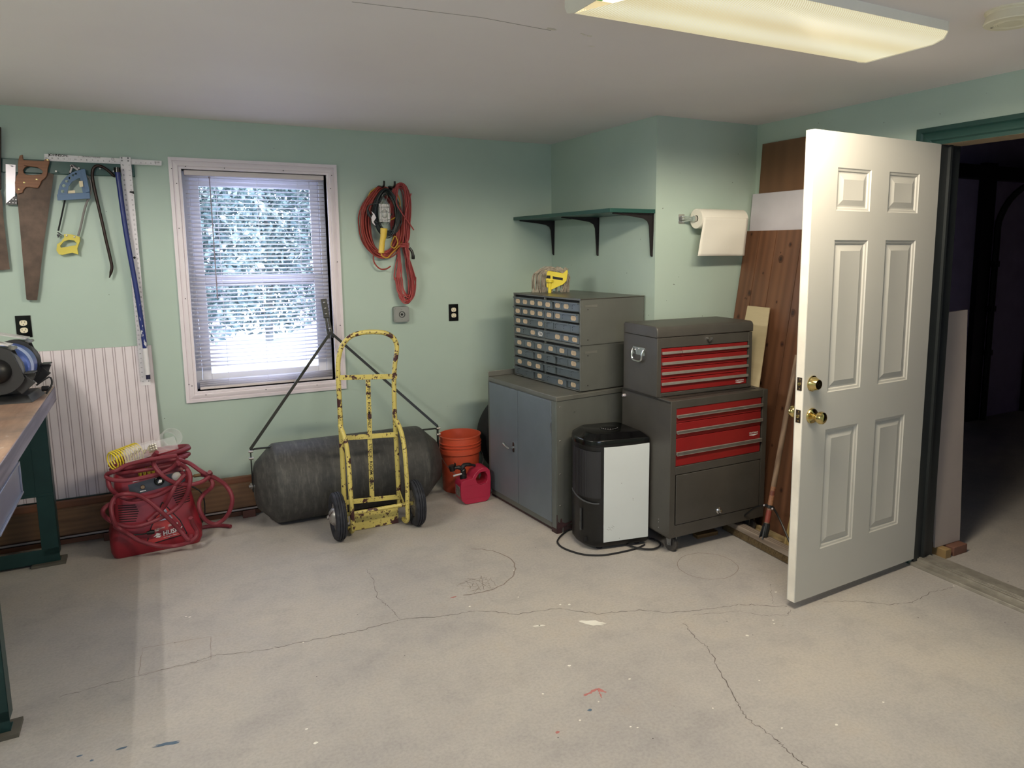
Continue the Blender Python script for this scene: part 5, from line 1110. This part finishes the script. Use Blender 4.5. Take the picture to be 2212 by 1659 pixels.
m = MB(); m.plate(rrect(.105,.225,1.020,1.062,.008), [], lambda a,b,c: (-c,a,b), 0, .003); pl = lb(m, Mx, 'handle_plate', chrome, t, bevel=.001)
m = MB(); m.tube(smooth([(-.006,.215,1.052),(-.014,.213,1.03),(-.016,.208,1.000),(-.016,.190,.990),(-.016,.140,.990),(-.016,.122,1.000),(-.014,.117,1.03),(-.006,.115,1.052)], 4), .0055, 10); lb(m, Mx, 'side_handle', chrome, pl)
m = MB(); 
for y in (.13,.165,.20): m.lathe([(.004,0),(.003,.002),(0,.002)], (-.003,y,1.045 if y != .165 else 1.053), (-1,0,0), 8)
lb(m, Mx, 'rivet', alu, pl)

# ---------------------------------------------------------------- evaporative cooler
t = thing('air_cooler', 'black portable air cooler with a plain white side panel and a dial on top', 'air cooler', (2.0, 3.2, 0))
FP = [(1.893,3.083),(2.148,3.034),(2.152,3.05),(2.152,3.30),(2.135,3.335),(1.90,3.372),(1.862,3.355),(1.830,3.305),(1.815,3.235),(1.818,3.165),(1.838,3.115),(1.862,3.092)]
cx_, cy_ = 1.99, 3.21
def ringz(z, s, dx=0, dy=0): return [((x-cx_)*s+cx_+dx, (y-cy_)*s+cy_+dy, z) for x, y in FP]
def loft(m, rings):
    n = len(rings[0]); m.add([p for r in rings for p in r], [(i*n+k, i*n+(k+1) % n, (i+1)*n+(k+1) % n, (i+1)*n+k) for i in range(len(rings)-1) for k in range(n)] + [tuple(range(n))[::-1], tuple((len(rings)-1)*n+k for k in range(n))])
satin_black = M('satin_black_plastic', (15,15,17), .38, var=.08)
m = MB(); loft(m, [ringz(.018,.93), ringz(.030,.985), ringz(.058,.99), ringz(.565,.985)]); bd = m.build('housing', satin_black, t, bevel=.003)
m = MB(); loft(m, [ringz(.563,1.0), ringz(.590,1.0), ringz(.596,.985), ringz(.618,.80,.01,.01), ringz(.621,.77,.01,.01)]); lid = m.build('lid', gloss_black, t, bevel=.002)
m = MB(); m.lathe([(.052,.0),(.050,.004),(.044,.004),(.040,.008),(.036,.009),(0,.009)], (2.014,3.222,.620), (0,0,1), 32); dl = m.build('dial', gloss_black, lid)
m = MB()
for k in range(9): a = PI+k*.30; m.box(2.014+.046*math.cos(a)-.002,2.014+.046*math.cos(a)+.002,3.222+.046*math.sin(a)-.001,3.222+.046*math.sin(a)+.001,.6243,.6248)
m.build('dial_marking', white_ink, dl)
e1 = Vector((2.148-1.893,3.034-3.083,0)).normalized(); n1 = Vector((e1.y,-e1.x,0))
def onw(a, b, c): p = Vector((1.893,3.083,0))+e1*a+n1*c; return (p.x,p.y,b)
m = MB(); pts = [(.002,.048),(.256,.050),(.258,.566),(.18,.562),(.09,.560),(.004,.561)]
m.plate(pts, [], onw, .001, .006); wp = m.build('side_panel', M('white_side_panel', (206,212,214), .4, var=.02), t, bevel=.001)
m = MB()
for (a, b) in ((.02,.12),(.028,.13),(.035,.118),(.045,.128),(.05,.135)): m.plate([(a,b),(a+.012,b-.008),(a+.013,b-.0075),(a+.001,b+.001)], [], onw, .006, .0063)
for (a, b) in ((.10,.36),(.165,.27),(.165,.262),(.09,.06)): m.plate([(a,b),(a+.003,b),(a+.003,b+.003),(a,b+.003)], [], onw, .006, .0063)
m.build('scuff', M('grey_scuff', (120,120,120), .8), wp)
# louvres and trim on the curved front
fc = [Vector((x, y, 0)) for x, y in (FP[7],FP[8],FP[9],FP[10],FP[11],FP[0])]; fc = smooth(fc, 5)
m = MB()
for i in range(3, len(fc)-3):
    if i % 1 == 0:
        p = fc[i]; d = (fc[i+1]-fc[i-1]).normalized(); nn = Vector((d.y,-d.x,0)) if (Vector((d.y,-d.x,0)).dot(Vector((-1,-.6,0))) > 0) else Vector((-d.y,d.x,0))
        a = p+nn*.001; m.bar((a.x,a.y,.29),(a.x,a.y,.54),.004,.010,tuple(d))
m.build('louvre', M('charcoal_louvre', (38,38,42), .5), bd)
m = MB(); pts = [(p+Vector((-.004,-.002,0))) for p in fc[2:-3]]; n = len(pts)
m.tube([(p.x, p.y, .262+.035*(1-(i/(n-1)))**3*(1)) for i, p in enumerate(pts)], .004, 8); m.build('grille_trim', M('grey_trim_line', (70,72,76), .4), bd)
m = MB(); p = fc[9]; m.bar((p.x-.004,p.y-.002,.10),(p.x-.004,p.y-.002,.22),.006,.010,(0,1,0)); m.build('water_gauge', M('smoky_gauge', (52,54,58), .2), bd)
m = MB(); p = fc[12]; m.box(p.x-.010,p.x+.02,p.y-.004,p.y+.01,.045,.07); m.build('vent_slot', gap, bd)
m = MB(); lg = Vector((1.875,3.11,.603)); text(m, 'Sunbeam', (1.862,3.135,.6005), (.55,-.8,0), (.75,.5,.30), .014, .036, shear=.3); m.build('lettering', white_ink, lid)
for x, y in ((1.90,3.13),(2.11,3.09),(1.88,3.29),(2.10,3.28)):
    m = MB(); m.cyl((x,y,0),(x,y,.02),.016,14); m.build('foot', black_rubber, t)
pw = [(x, y, .005) for x, y, z in [(1.886, 3.4056, -0), (1.8664, 3.4094, 0), (1.7994, 3.3645, 0), (1.7475, 3.314, 0), (1.7277, 3.2738, 0), (1.7223, 3.2207, 0), (1.7382, 3.1574, 0), (1.7716, 3.0917, 0), (1.8144, 3.0532, 0), (1.8693, 3.0267, 0), (1.9403, 3.0173, 0), (2.022, 3.0145, 0), (2.0788, 3.02, 0), (2.1278, 3.0365, 0)]]
pw2 = [(x, y, .011) for x, y, z in [(2.0391, 3.0725, 0), (2.0476, 3.037, 0), (2.0714, 2.9936, 0), (2.1174, 2.96, 0), (2.1621, 2.9622, 0), (2.1953, 2.9871, 0), (2.207, 3.0247, 0), (2.2036, 3.0585, 0), (2.1894, 3.0855, 0)]]
m = MB(); m.tube(smooth(pw, 4), .005, 7); m.tube(smooth(pw2, 4), .005, 7); m.build('power_cord', black_rubber, t)

# ---------------------------------------------------------------- shelf
t = thing('wall_shelf', 'dark green shelf on three black brackets in the alcove corner', 'shelf', (2.43, 4.04, 1.775))
m = MB(); m.box(2.130,XA,3.410,YB-.003,1.775,1.797); m.build('shelf_board', green_trim, t, bevel=.002)
for y in (4.655,4.037,3.436):
    m = MB(); o = [(XA,1.7745),(2.165,1.7745),(2.165,1.768),(2.30,1.755),(2.37,1.745),(2.398,1.730),(2.409,1.705),(2.421,1.54),(2.427,1.530),(XA,1.530)]
    m.plate(o, [], lambda a,b,c: (a,y+c,b), -.0035, .0035)
    m.hexa([(XA-.004,y-.006,1.53),(XA,y-.006,1.53),(XA,y+.006,1.53),(XA-.004,y+.006,1.53)], [(XA-.004,y-.015,1.774),(XA,y-.015,1.774),(XA,y+.015,1.774),(XA-.004,y+.015,1.774)])
    m.hexa([(2.165,y-.006,1.768),(2.42,y-.015,1.768),(2.42,y+.015,1.768),(2.165,y+.006,1.768)],[(2.165,y-.006,1.7745),(2.42,y-.015,1.7745),(2.42,y+.015,1.7745),(2.165,y+.006,1.7745)])
    br = m.build('bracket', M('dark_bracket_steel', (44,40,42), .4, .4), t, bevel=.001)
    m = MB(); m.lathe([(.004,0),(.003,.002),(0,.002)], (XA-.004,y,1.545), (-1,0,0), 8); m.lathe([(.004,0),(.003,.002),(0,.002)], (XA-.004,y,1.735), (-1,0,0), 8); m.build('screw', screw_steel, br)

# ---------------------------------------------------------------- paper towel
t = thing('towel_holder', 'chrome wall bracket holding the paper towel roll', 'towel holder', (2.62, YA, 1.745))
m = MB(); m.plate(rrect(2.592,2.634,1.718,1.772,.006), [], lambda a,b,c: (a,YA-c,b), 0, .006)
for z in (1.730,1.745,1.760): m.bar((2.618,YA-.006,z),(2.640,YA-.085,1.745+(z-1.745)*.4),.006,.008)
m.cyl((2.636,YA-.085,1.745),(2.652,YA-.085,1.745),.016,20); m.build('arm', chrome, t, bevel=.001)
m = MB(); m.cyl((2.652,YA-.085,1.745),(3.0,YA-.085,1.745),.008,12); m.cyl((3.0,YA-.085,1.745),(3.012,YA-.085,1.745),.016,16); m.bar((3.008,YA-.085,1.745),(3.008,YA,1.745),.008,.02); m.build('rod', chrome, t)
t = thing('paper_towel_roll', 'white paper towel roll with one sheet hanging down', 'paper towel', (2.83, YA-.085, 1.69))
paper = M('white_paper', (226,222,212), .9, var=.02, bump=.2, bs=90)
m = MB(); m.lathe([(.019,0),(.0555,0),(.056,.003),(.056,.337),(.0555,.340),(.019,.340),(.019,0)], (2.655,YA-.085,1.745), (1,0,0), 48); m.build('roll', paper, t, ang=50)
m = MB(); vs, nx, nz = [], 16, 14
for i in range(nx+1):
    for j in range(nz+1):
        u = i/nx; v_ = j/nz; a = v_*.22
        x = 2.664+.331*u+(.022*(v_**1.5))*(u-.9)*1.0-.012*v_; z = 1.752-(.218+.002*u)*v_; y = YA-.085-.0575+.010*v_+.004*math.sin(5*u+4*v_)*v_
        vs.append((x, y, z))
m.add(vs, [(i*(nz+1)+j, i*(nz+1)+j+1, (i+1)*(nz+1)+j+1, (i+1)*(nz+1)+j) for i in range(nx) for j in range(nz)]); o = m.build('hanging_sheet', paper, t, ang=80)
sd = o.modifiers.new('thick', 'SOLIDIFY'); sd.thickness = .0008

# ---------------------------------------------------------------- boards leaning on the door wall
def lean(name, label, cat, y0, y1, x_bot, x_top, z0, z1, th, mt, grooves=(), bev=.001, knots=()):
    m = MB()
    ys = [y0]+sorted(grooves)+[y1]
    k = (x_top-x_bot)/(z1-z0)
    for i, (a, b) in enumerate(zip(ys, ys[1:])):
        g = .0022 if grooves else 0
        a2, b2 = a+(g if i else 0), b-(g if i < len(ys)-2 else 0)
        m.hexa([(x_bot,a2,z0),(x_bot+th,a2,z0),(x_bot+th,b2,z0),(x_bot,b2,z0)], [(x_top,a2,z1),(x_top+th,a2,z1),(x_top+th,b2,z1),(x_top,b2,z1)])
    if grooves: m.hexa([(x_bot+.004,y0,z0),(x_bot+th*.9,y0,z0),(x_bot+th*.9,y1,z0),(x_bot+.004,y1,z0)], [(x_top+.004,y0,z1),(x_top+th*.9,y0,z1),(x_top+th*.9,y1,z1),(x_top+.004,y1,z1)])
    for y, z, r in knots:
        for cur, q, d in ((2, 1.5, .0012), (1, .8, .0016)):
            m.cur = cur; m.add([(x_bot+k*z-d, y+r*q*math.cos(a)*random.uniform(.85,1.1), z+r*q*1.25*math.sin(a)) for a in [2*PI*i/12 for i in range(12)]], [tuple(range(12))])
            m.v[-12:] = [Vector((x_bot+k*v.z-d, v.y, v.z)) for v in m.v[-12:]]
    return tag(m.build(name, mt, bevel=0 if knots else bev), label, cat)
ply = wood('brown_plywood', (122,88,62), (94,66,46), 'z', 2.4, .5, stretch=.3, ring=.12)
lean('plywood_sheet', 'tall brown plywood sheet at the back of the boards leaning behind the door', 'board', 2.95, 3.345, 3.04, 3.161, 0, 2.193, .012, ply)
lean('white_board', 'white ribbed board in front of the plywood sheet, its top edge in view', 'board', 2.80, 3.385, 2.97, 3.134, 0, 1.901, .008, M('white_ribbed_board', (196,192,202), .5, var=.05))
KN = [(y, z, r/3.606*.0026) for (y, z), r in zip([(3.3404, 1.6590), (3.0151, 1.5958), (3.0708, 1.5146), (3.1944, 1.4308), (3.4202, 1.6393), (3.2837, 1.3097), (3.3132, 1.2773), (3.2995, 1.2758), (3.0527, 1.2708), (2.9181, 1.2189), (3.3482, 1.1640), (3.0794, 1.5510)], (9,12,18,7,8,15,5,5,7,18,13,4))]
KN += [(y, z, r/2.765*.0026) for (y, z), r in zip([(3.0758, 1.0233), (2.9620, 1.0412), (2.8864, 0.6909), (2.8040, 0.2542), (3.0783, 0.8000), (2.9205, 0.4757)], (8,10,10,9,8,6))]
pine = wood('knotty_pine', (120,82,60), (84,56,42), 'z', 4, .42, stretch=.06, ring=.22)
lean('knotty_pine_panel', 'brown knotty pine tongue-and-groove panel leaning in front of the white board', 'board', 2.72, 3.390, 2.835, 3.098, 0, 1.679, .016, [pine, M('dark_pine_knot', (52,32,26), .5, var=.3, vs=60), M('brown_knot_halo', (84,52,36), .5, var=.2)], grooves=(3.27,3.135,2.94), knots=KN)
m = MB(); m.hexa([(2.800,2.93,.8175),(2.806,2.93,.8175),(2.806,3.14,.8175),(2.800,3.14,.8175)], [(2.992,3.065,1.238),(2.998,3.065,1.238),(2.998,3.245,1.238),(2.992,3.245,1.238)])
tag(m.build('laminate_board', wood('pale_laminate', (196,182,150), (178,162,130), 'y', 18, .5, stretch=.08, ring=0)), 'narrow pale grained board standing behind the tool chest', 'board')
m = MB(); m.hexa([(2.735,2.42,0),(2.750,2.42,0),(2.765,2.655,0),(2.750,2.655,0)], [(2.925,2.42,1.05),(2.940,2.42,1.05),(2.945,2.60,1.05),(2.930,2.60,1.05)])
tag(m.build('pine_board', wood('fresh_pine', (204,182,128), (160,134,84), 'z', 6, .5, stretch=.12), bevel=.002), 'light yellow fresh pine board beside the broom, partly behind the door', 'board')
for i, (x, y0, y1, z) in enumerate(((2.790,2.70,3.0,0),(2.815,2.68,3.02,.0))):
    m = MB(); m.box(x-.02+i*.0,x+.004,y0,y1,.0+i*.0,.018+.012*i); tag(m.build('wood_strip', M('pale_lath', (168,148,110), .7, var=.15), bevel=.001), 'pale wood strip on the floor behind the broom head, ' + ('nearer the broom' if i == 0 else 'nearer the pine panel'), 'wood strip')
# block under the tool cabinet
m = MB(); m.xf(Matrix.Identity(4)); m.box(-.07,.07,-.02,.02,0,.022); m.xf(Matrix.Translation((2.50,2.985,0)) @ Matrix.Rotation(-.05, 4, 'Z'))
tag(m.build('wood_block', wood('oak_block', (122,96,60), (96,72,44), 'x', 14), bevel=.002), 'small wood block on the floor under the rolling tool cabinet', 'wood block')

# ---------------------------------------------------------------- push broom
t = thing('push_broom', 'push broom with a weathered wooden head and red-banded handle leaning on the pine panel', 'broom', (2.64, 2.70, 0))
m = MB(); m.hexa([(2.620,2.42,.040),(2.685,2.42,.040),(2.700,3.01,.040),(2.638,3.01,.040)], [(2.625,2.42,.068),(2.680,2.42,.068),(2.695,3.01,.068),(2.643,3.01,.068)]); m.build('head', wood('weathered_broom_wood', (150,138,128), (112,98,88), 'y', 14, .8), t, bevel=.004)
m = MB()
for i in range(520):
    y = random.uniform(2.425,3.005); x = 2.622+random.random()*.068+(y-2.42)*.028; fx, fy = random.uniform(-.012,.010), random.uniform(-.014,.014)
    if x < 2.645: fx -= .010
    m.add([(x-.0012,y,.041),(x+.0012,y,.041),(x+fx,y+fy,.001)], [(0,1,2)])
m.hexa([(2.622,2.425,.004),(2.684,2.425,.004),(2.700,3.003,.004),(2.638,3.003,.004)], [(2.624,2.425,.041),(2.682,2.425,.041),(2.696,3.003,.041),(2.642,3.003,.041)])
m.build('bristles', M('brown_bristle', (94,78,54), .9, var=.4, vs=90), t, kind='stuff')
A = Vector((2.655,2.695,.075)); B = Vector((2.955,2.810,.985)); dv_ = (B-A).normalized(); h = lambda s_: A+dv_*s_
m = MB(); m.tube([h(.06), h(.5), h(.98)], [.0135,.0145,.0135], 14); hd_ = m.build('handle', wood('old_broom_handle', (140,118,100), (108,88,74), 'z', 9, .7), t)
m = MB(); m.tube([h(.07), h(.135)], .0143, 14); m.build('red_band', M('red_band_paint', (136,64,58), .5), hd_)
m = MB(); m.tube([h(.14), h(.26)], .0142, 14); m.build('worn_band', chipped('worn_orange_paint', (150,106,80), (110,60,52), 30, .55), hd_)
m = MB(); m.tube([h(-.005), h(.03), h(.065)], [.016,.020,.017], 10); m.bar(h(-.01)+Vector((-.02,-.01,-.004)), h(.05)+Vector((-.012,-.004,0)), .006, .018); m.bar(h(-.01)+Vector((-.014,.015,-.004)), h(.05)+Vector((-.008,.01,0)), .006, .018); m.build('socket', dark_steel, t)
m = MB(); c0 = h(.145); m.tube([c0, c0+dv_*.016], .018, 14); m.bar(c0+Vector((0,.03,.008)), c0+Vector((0,-.03,.008)), .010, .014); ck = m.build('brace_clamp', dark_steel, t)
m = MB()
for s_ in (-1, 1):
    e = (2.655, 2.495, .069) if s_ < 0 else (2.665, 2.925, .069); s0 = c0+Vector((0, s_*.03, .008))
    m.tube(smooth([s0, s0.lerp(Vector(e), .35)+Vector((-.004,0,.018)), s0.lerp(Vector(e), .8)+Vector((0,0,.004)), e], 4), .0055, 8); m.cyl((e[0],e[1],.064),(e[0],e[1],.074),.010,10)
m.build('brace', black_plastic, t)
m = MB()
for s_ in (-1, 1): m.ball(c0+Vector((-.010,s_*.03,.008)), .006, 8)
m.build('clamp_bolt', alu, ck)
m = MB(); m.hexa([(2.640,2.435,.0685),(2.680,2.435,.0685),(2.682,2.485,.0685),(2.650,2.485,.0685)], [(2.645,2.437,.076),(2.678,2.437,.076),(2.680,2.478,.076),(2.655,2.478,.076)])
tag(m.build('red_scrap', M('red_painted_scrap', (118,48,46), .6), bevel=.001), 'small red scrap resting on the broom head next to the door', 'scrap')

# ---------------------------------------------------------------- entry door
HP = Vector((3.1745,2.1937,0)); de = Vector((-math.sin(1.5176),-math.cos(1.5176),0)); dn = Vector((de.y,-de.x,0))
if dn.y < 0: dn = -dn
DP = lambda u, t_, z: HP+de*u+dn*t_+Vector((0,0,z))
t = bpy.data.objects.new('door_1', None); C.objects.link(t); t['kind'] = 'structure'; t['label'] = 'open off-white six-panel door with brass deadbolt and knob'
ROOT['door_1'] = Matrix.Translation(HP); t.location = HP
doorm = NT('off_white_door_paint'); v = doorm.coord(); doorm.base(doorm.ramp(doorm.noise(v, 1.5, 4), [(.3, lin((194,191,184))), (.7, lin(tuple(min(255, c+5) for c in (194,191,184))))])); doorm.set(Roughness=.36)
m = MB(); W = .868; Z0, Z1 = .033, 2.052
us = [0,.153,.374,.497,.718,W]; zs = [Z0,.248,.794,.959,1.611,1.733,1.909,Z1]; T0, T1 = .0, .045
for tt, sg in ((T0, 1), (T1, -1)):
    for i in range(5):
        for j in range(7):
            u0, u1, z0, z1 = us[i], us[i+1], zs[j], zs[j+1]
            if i in (1, 3) and j in (1, 3, 5):
                rg = []
                for ins, dep in ((0,0),(.004,.004),(.012,.006),(.016,.011),(.022,.011),(.046,.004),(.049,.0045)):
                    rg.append([DP(u0+ins,tt+sg*dep,z0+ins),DP(u1-ins,tt+sg*dep,z0+ins),DP(u1-ins,tt+sg*dep,z1-ins),DP(u0+ins,tt+sg*dep,z1-ins)])
                m.add([p for r in rg for p in r], [(4*a+k,4*a+(k+1) % 4,4*a+4+(k+1) % 4,4*a+4+k) for a in range(len(rg)-1) for k in range(4)]+[tuple(4*(len(rg)-1)+k for k in range(4))])
            else: m.add([DP(u0,tt,z0),DP(u1,tt,z0),DP(u1,tt,z1),DP(u0,tt,z1)], [(0,1,2,3)])
for a, b in (((0,Z0),(W,Z0)),((W,Z0),(W,Z1)),((W,Z1),(0,Z1)),((0,Z1),(0,Z0))): m.add([DP(a[0],T0,a[1]),DP(b[0],T0,b[1]),DP(b[0],T1,b[1]),DP(a[0],T1,a[1])], [(0,1,2,3)])
dl_ = m.build('door_leaf', doorm.m, t, ang=12)
m = MB(); m.add([DP(W+.0012,.005,Z0),DP(W+.0012,.040,Z0),DP(W+.0012,.040,Z1),DP(W+.0012,.005,Z1)], [(0,1,2,3)]); m.add([DP(W,.0042,Z0),DP(W+.0012,.005,Z0),DP(W+.0012,.005,Z1),DP(W,.0042,Z1)], [(0,1,2,3)]); m.build('edge_strip', chipped('white_edge_paint', (236,230,218), (206,150,96), 6, .8, .4, .86), dl_)
def onface(u, z): return DP(u, 0, z)
m = MB(); m.lathe([(.034,0),(.034,.003),(.030,.006),(.0225,.030),(.0205,.033),(.0195,.033)], onface(.815,1.008), -dn, 40); db = m.build('deadbolt', brass, t)
m = MB(); m.lathe([(.0195,.0325),(.019,.031),(.010,.031),(.010,.034),(.004,.034),(.004,.031),(0,.031)], onface(.815,1.008), -dn, 32); m.build('keyway', M('dark_bronze', (70,58,40), .3, .9), db)
for sg in (-1, 1):
    o = DP(.812, 0 if sg < 0 else .045, .868); ax = dn*sg
    m = MB(); m.lathe([(.034,0),(.034,.003),(.031,.008),(.020,.011),(.013,.014),(.0115,.022),(.013,.028),(.021,.033),(.0265,.042),(.0275,.050),(.025,.060),(.018,.066),(.010,.068),(0,.068)], o, ax, 40); kn = m.build('door_knob', brass, t)
    if sg < 0: m = MB(); m.lathe([(.006,0),(.005,.0015),(.0035,.0015),(.003,-.001),(0,-.001)], o+ax*.0665, ax, 16); m.build('keyway', M('dark_bronze', (1,1,1)), kn)
for z in (1.008, .868):
    m = MB(); m.add([DP(W+.0012,.010,z-.028),DP(W+.0012,.035,z-.028),DP(W+.0012,.035,z+.028),DP(W+.0012,.010,z+.028),DP(W+.0028,.010,z-.028),DP(W+.0028,.035,z-.028),DP(W+.0028,.035,z+.028),DP(W+.0028,.010,z+.028)], [(0,1,2,3),(4,5,6,7),(0,1,5,4),(1,2,6,5),(2,3,7,6),(3,0,4,7)]); lp = m.build('latch_plate', M('tarnished_plate', (84,74,66), .35, .8, var=.3, vs=60), t)
    m = MB()
    for dz in (-.020,.020): m.lathe([(.004,0),(.003,.001),(0,.001)], DP(W+.0028,.0225,z+dz), de, 12)
    m.lathe([(.008,0),(.007,.004),(0,.005)], DP(W+.0028,.0225,z), de, 16); m.build('latch_bolt', brass, lp)

# door frame, casing and sill
m = MB()
prof = [(0,.018),(.25,.020),(.32,.012),(.40,.016),(.72,.018),(.80,.010),(1,.010)]
def case_run(y0a, z0a, y1a, z1a, wy, wz):    # straight run of moulding on the door wall
    vs = []
    for a, d in prof: vs += [(XR-d, y0a+wy*a*(1 if True else 1), z0a+wz*a), (XR-d, y1a+(wy*a if wz == 0 else (0)), z1a+wz*a)]
    m.add(vs, [(2*i,2*i+1,2*i+3,2*i+2) for i in range(len(prof)-1)])
vs = []
for a, d in prof: vs += [(XR-d, 2.315-.10*a, 0), (XR-d, 2.315-.10*a, 2.132-.082*a)]
m.add(vs, [(2*i,2*i+1,2*i+3,2*i+2) for i in range(len(prof)-1)])
vs = []
for a, d in prof: vs += [(XR-d, 2.315-.10*a, 2.132-.082*a), (XR-d, 1.165+.10*a, 2.132-.082*a)]
m.add(vs, [(2*i,2*i+1,2*i+3,2*i+2) for i in range(len(prof)-1)])
vs = []
for a, d in prof: vs += [(XR-d, 1.165+.10*a, 2.132-.082*a), (XR-d, 1.165+.10*a, 0)]
m.add(vs, [(2*i,2*i+1,2*i+3,2*i+2) for i in range(len(prof)-1)])
m.add([(XR-.018,2.315,0),(XR,2.315,0),(XR,2.315,2.132),(XR-.018,2.315,2.132)], [(0,1,2,3)]); m.add([(XR-.018,2.315,2.132),(XR,2.315,2.132),(XR,1.165,2.132),(XR-.018,1.165,2.132)], [(0,1,2,3)])
struct(m.build('trim_2', M('dark_green_casing', (34,66,62), .35, var=.08)))
m = MB(); m.box(XR-.002,XR+TH+.01,DY1-.012,DY1+.0,.0,DZ); m.box(XR+.05,XR+.065,DY1-.026,DY1-.012,0,DZ); m.box(XR-.002,XR+TH+.01,DY0,DY0+.012,0,DZ)
struct(m.build('trim_3', M('dark_jamb_paint', (40,44,46), .45)))
m = MB(); m.box(XR-.002,XR+TH+.01,DY0,DY1,DZ-.012,DZ+.0); struct(m.build('trim_4', M('bare_jamb_wood', (178,158,130), .6)))
m = MB(); m.box(3.157,3.20,DY0,DY1,0,.016); m.box(3.20,3.30,DY0,DY1,0,.028)
for x in (3.212,3.224,3.236): m.box(x,x+.005,DY0,DY1,.028,.033)
m.box(3.30,3.345,DY0,DY1,0,.018); struct(m.build('trim_5', M('weathered_sill_metal', (152,147,138), .4, .25, var=.2, vs=20), bevel=.002))

# ---------------------------------------------------------------- dark garage beyond the door
GX0, GX1, GY0, GY1, GZ = XR+TH, 8.6, -1.6, 3.95, 2.55
gw_ = M('dim_lilac_wall', (170,158,196), .8, var=.06)
wall('wall_garage_back', [(GX0, GX1+.1, GY1, GY1+.1, 0, GZ)], gw_)
wall('wall_garage_right', [(GX1, GX1+.1, GY0, GY1, 0, GZ)], gw_)
wall('wall_garage_front', [(GX0, GX1+.1, GY0-.1, GY0, 0, GZ)], gw_)
wall('wall_garage_left', [(GX0-.02, GX0, GY0, YF-.0, 0, GZ), (GX0-TH, GX0, GY0, YB, ZC+.1, GZ)], gw_)
m = MB(); m.box(GX0-TH,GX1+.1,GY0-.1,GY1+.1,GZ,GZ+.08); struct(m.build('ceiling_garage', M('dark_joists', (70,62,56), .9)))
m = MB(); m.box(GX0,GX1+.1,GY0-.1,GY1+.1,-.1,-.0); struct(m.build('floor_garage', mf))
# leaning strip of board on two blocks, just outside the sill
m = MB(); m.hexa([(3.355,2.205,.048),(3.560,2.205,.048),(3.560,2.217,.048),(3.355,2.217,.048)], [(3.355,2.255,1.255),(3.560,2.255,1.262),(3.560,2.267,1.262),(3.355,2.267,1.255)])
tag(m.build('drywall_strip', M('beige_board_paper', (176,164,158), .8, var=.04), bevel=.001), 'tall narrow beige board standing on wood blocks in the dark garage', 'board')
for x, w, l in ((3.40,.022,'small pale wood block with a hole under the beige board, nearer the door'), (3.50,.055,'reddish brown wood block under the outer end of the beige board')):
    m = MB(); m.box(x-w,x+w,2.16,2.26,0,.046); tag(m.build('wood_block', M('block_%d' % int(x*100), (150,124,84) if w < .03 else (120,84,70), .7, var=.15), bevel=.002), l, 'wood block')
# garage door tracks
tr_m = M('dark_track_steel', (34,34,38), .5, .5)
for x, l in ((6.35,'dark steel garage door track with a curved top, nearer the door frame'), (7.25,'dark steel garage door track with a curved top, further into the garage')):
    t = thing('door_track', l, 'door track', (x, 3.9, 0))
    m = MB(); m.box(x-.09,x+.09,3.90,3.949,0,2.3); m.build('post', tr_m, t)
    m = MB(); m.tube(smooth([(x+.12,3.88,0),(x+.12,3.88,1.5),(x+.12,3.86,1.85),(x+.14,3.70,2.08),(x+.2,3.4,2.16),(x+.3,2.6,2.17)], 4), .028, 8); m.build('rail', tr_m, t)
    m = MB()
    for z in (.6,1.0,1.4): m.box(x+.09,x+.16,3.86,3.91,z,z+.05)
    m.build('roller_bracket', tr_m, t)
m = MB(); m.box(GX0+.5,GX1,3.80,3.90,2.15,2.26); tag(m.build('header_beam', tr_m), 'dark horizontal beam above the tracks in the garage', 'beam')
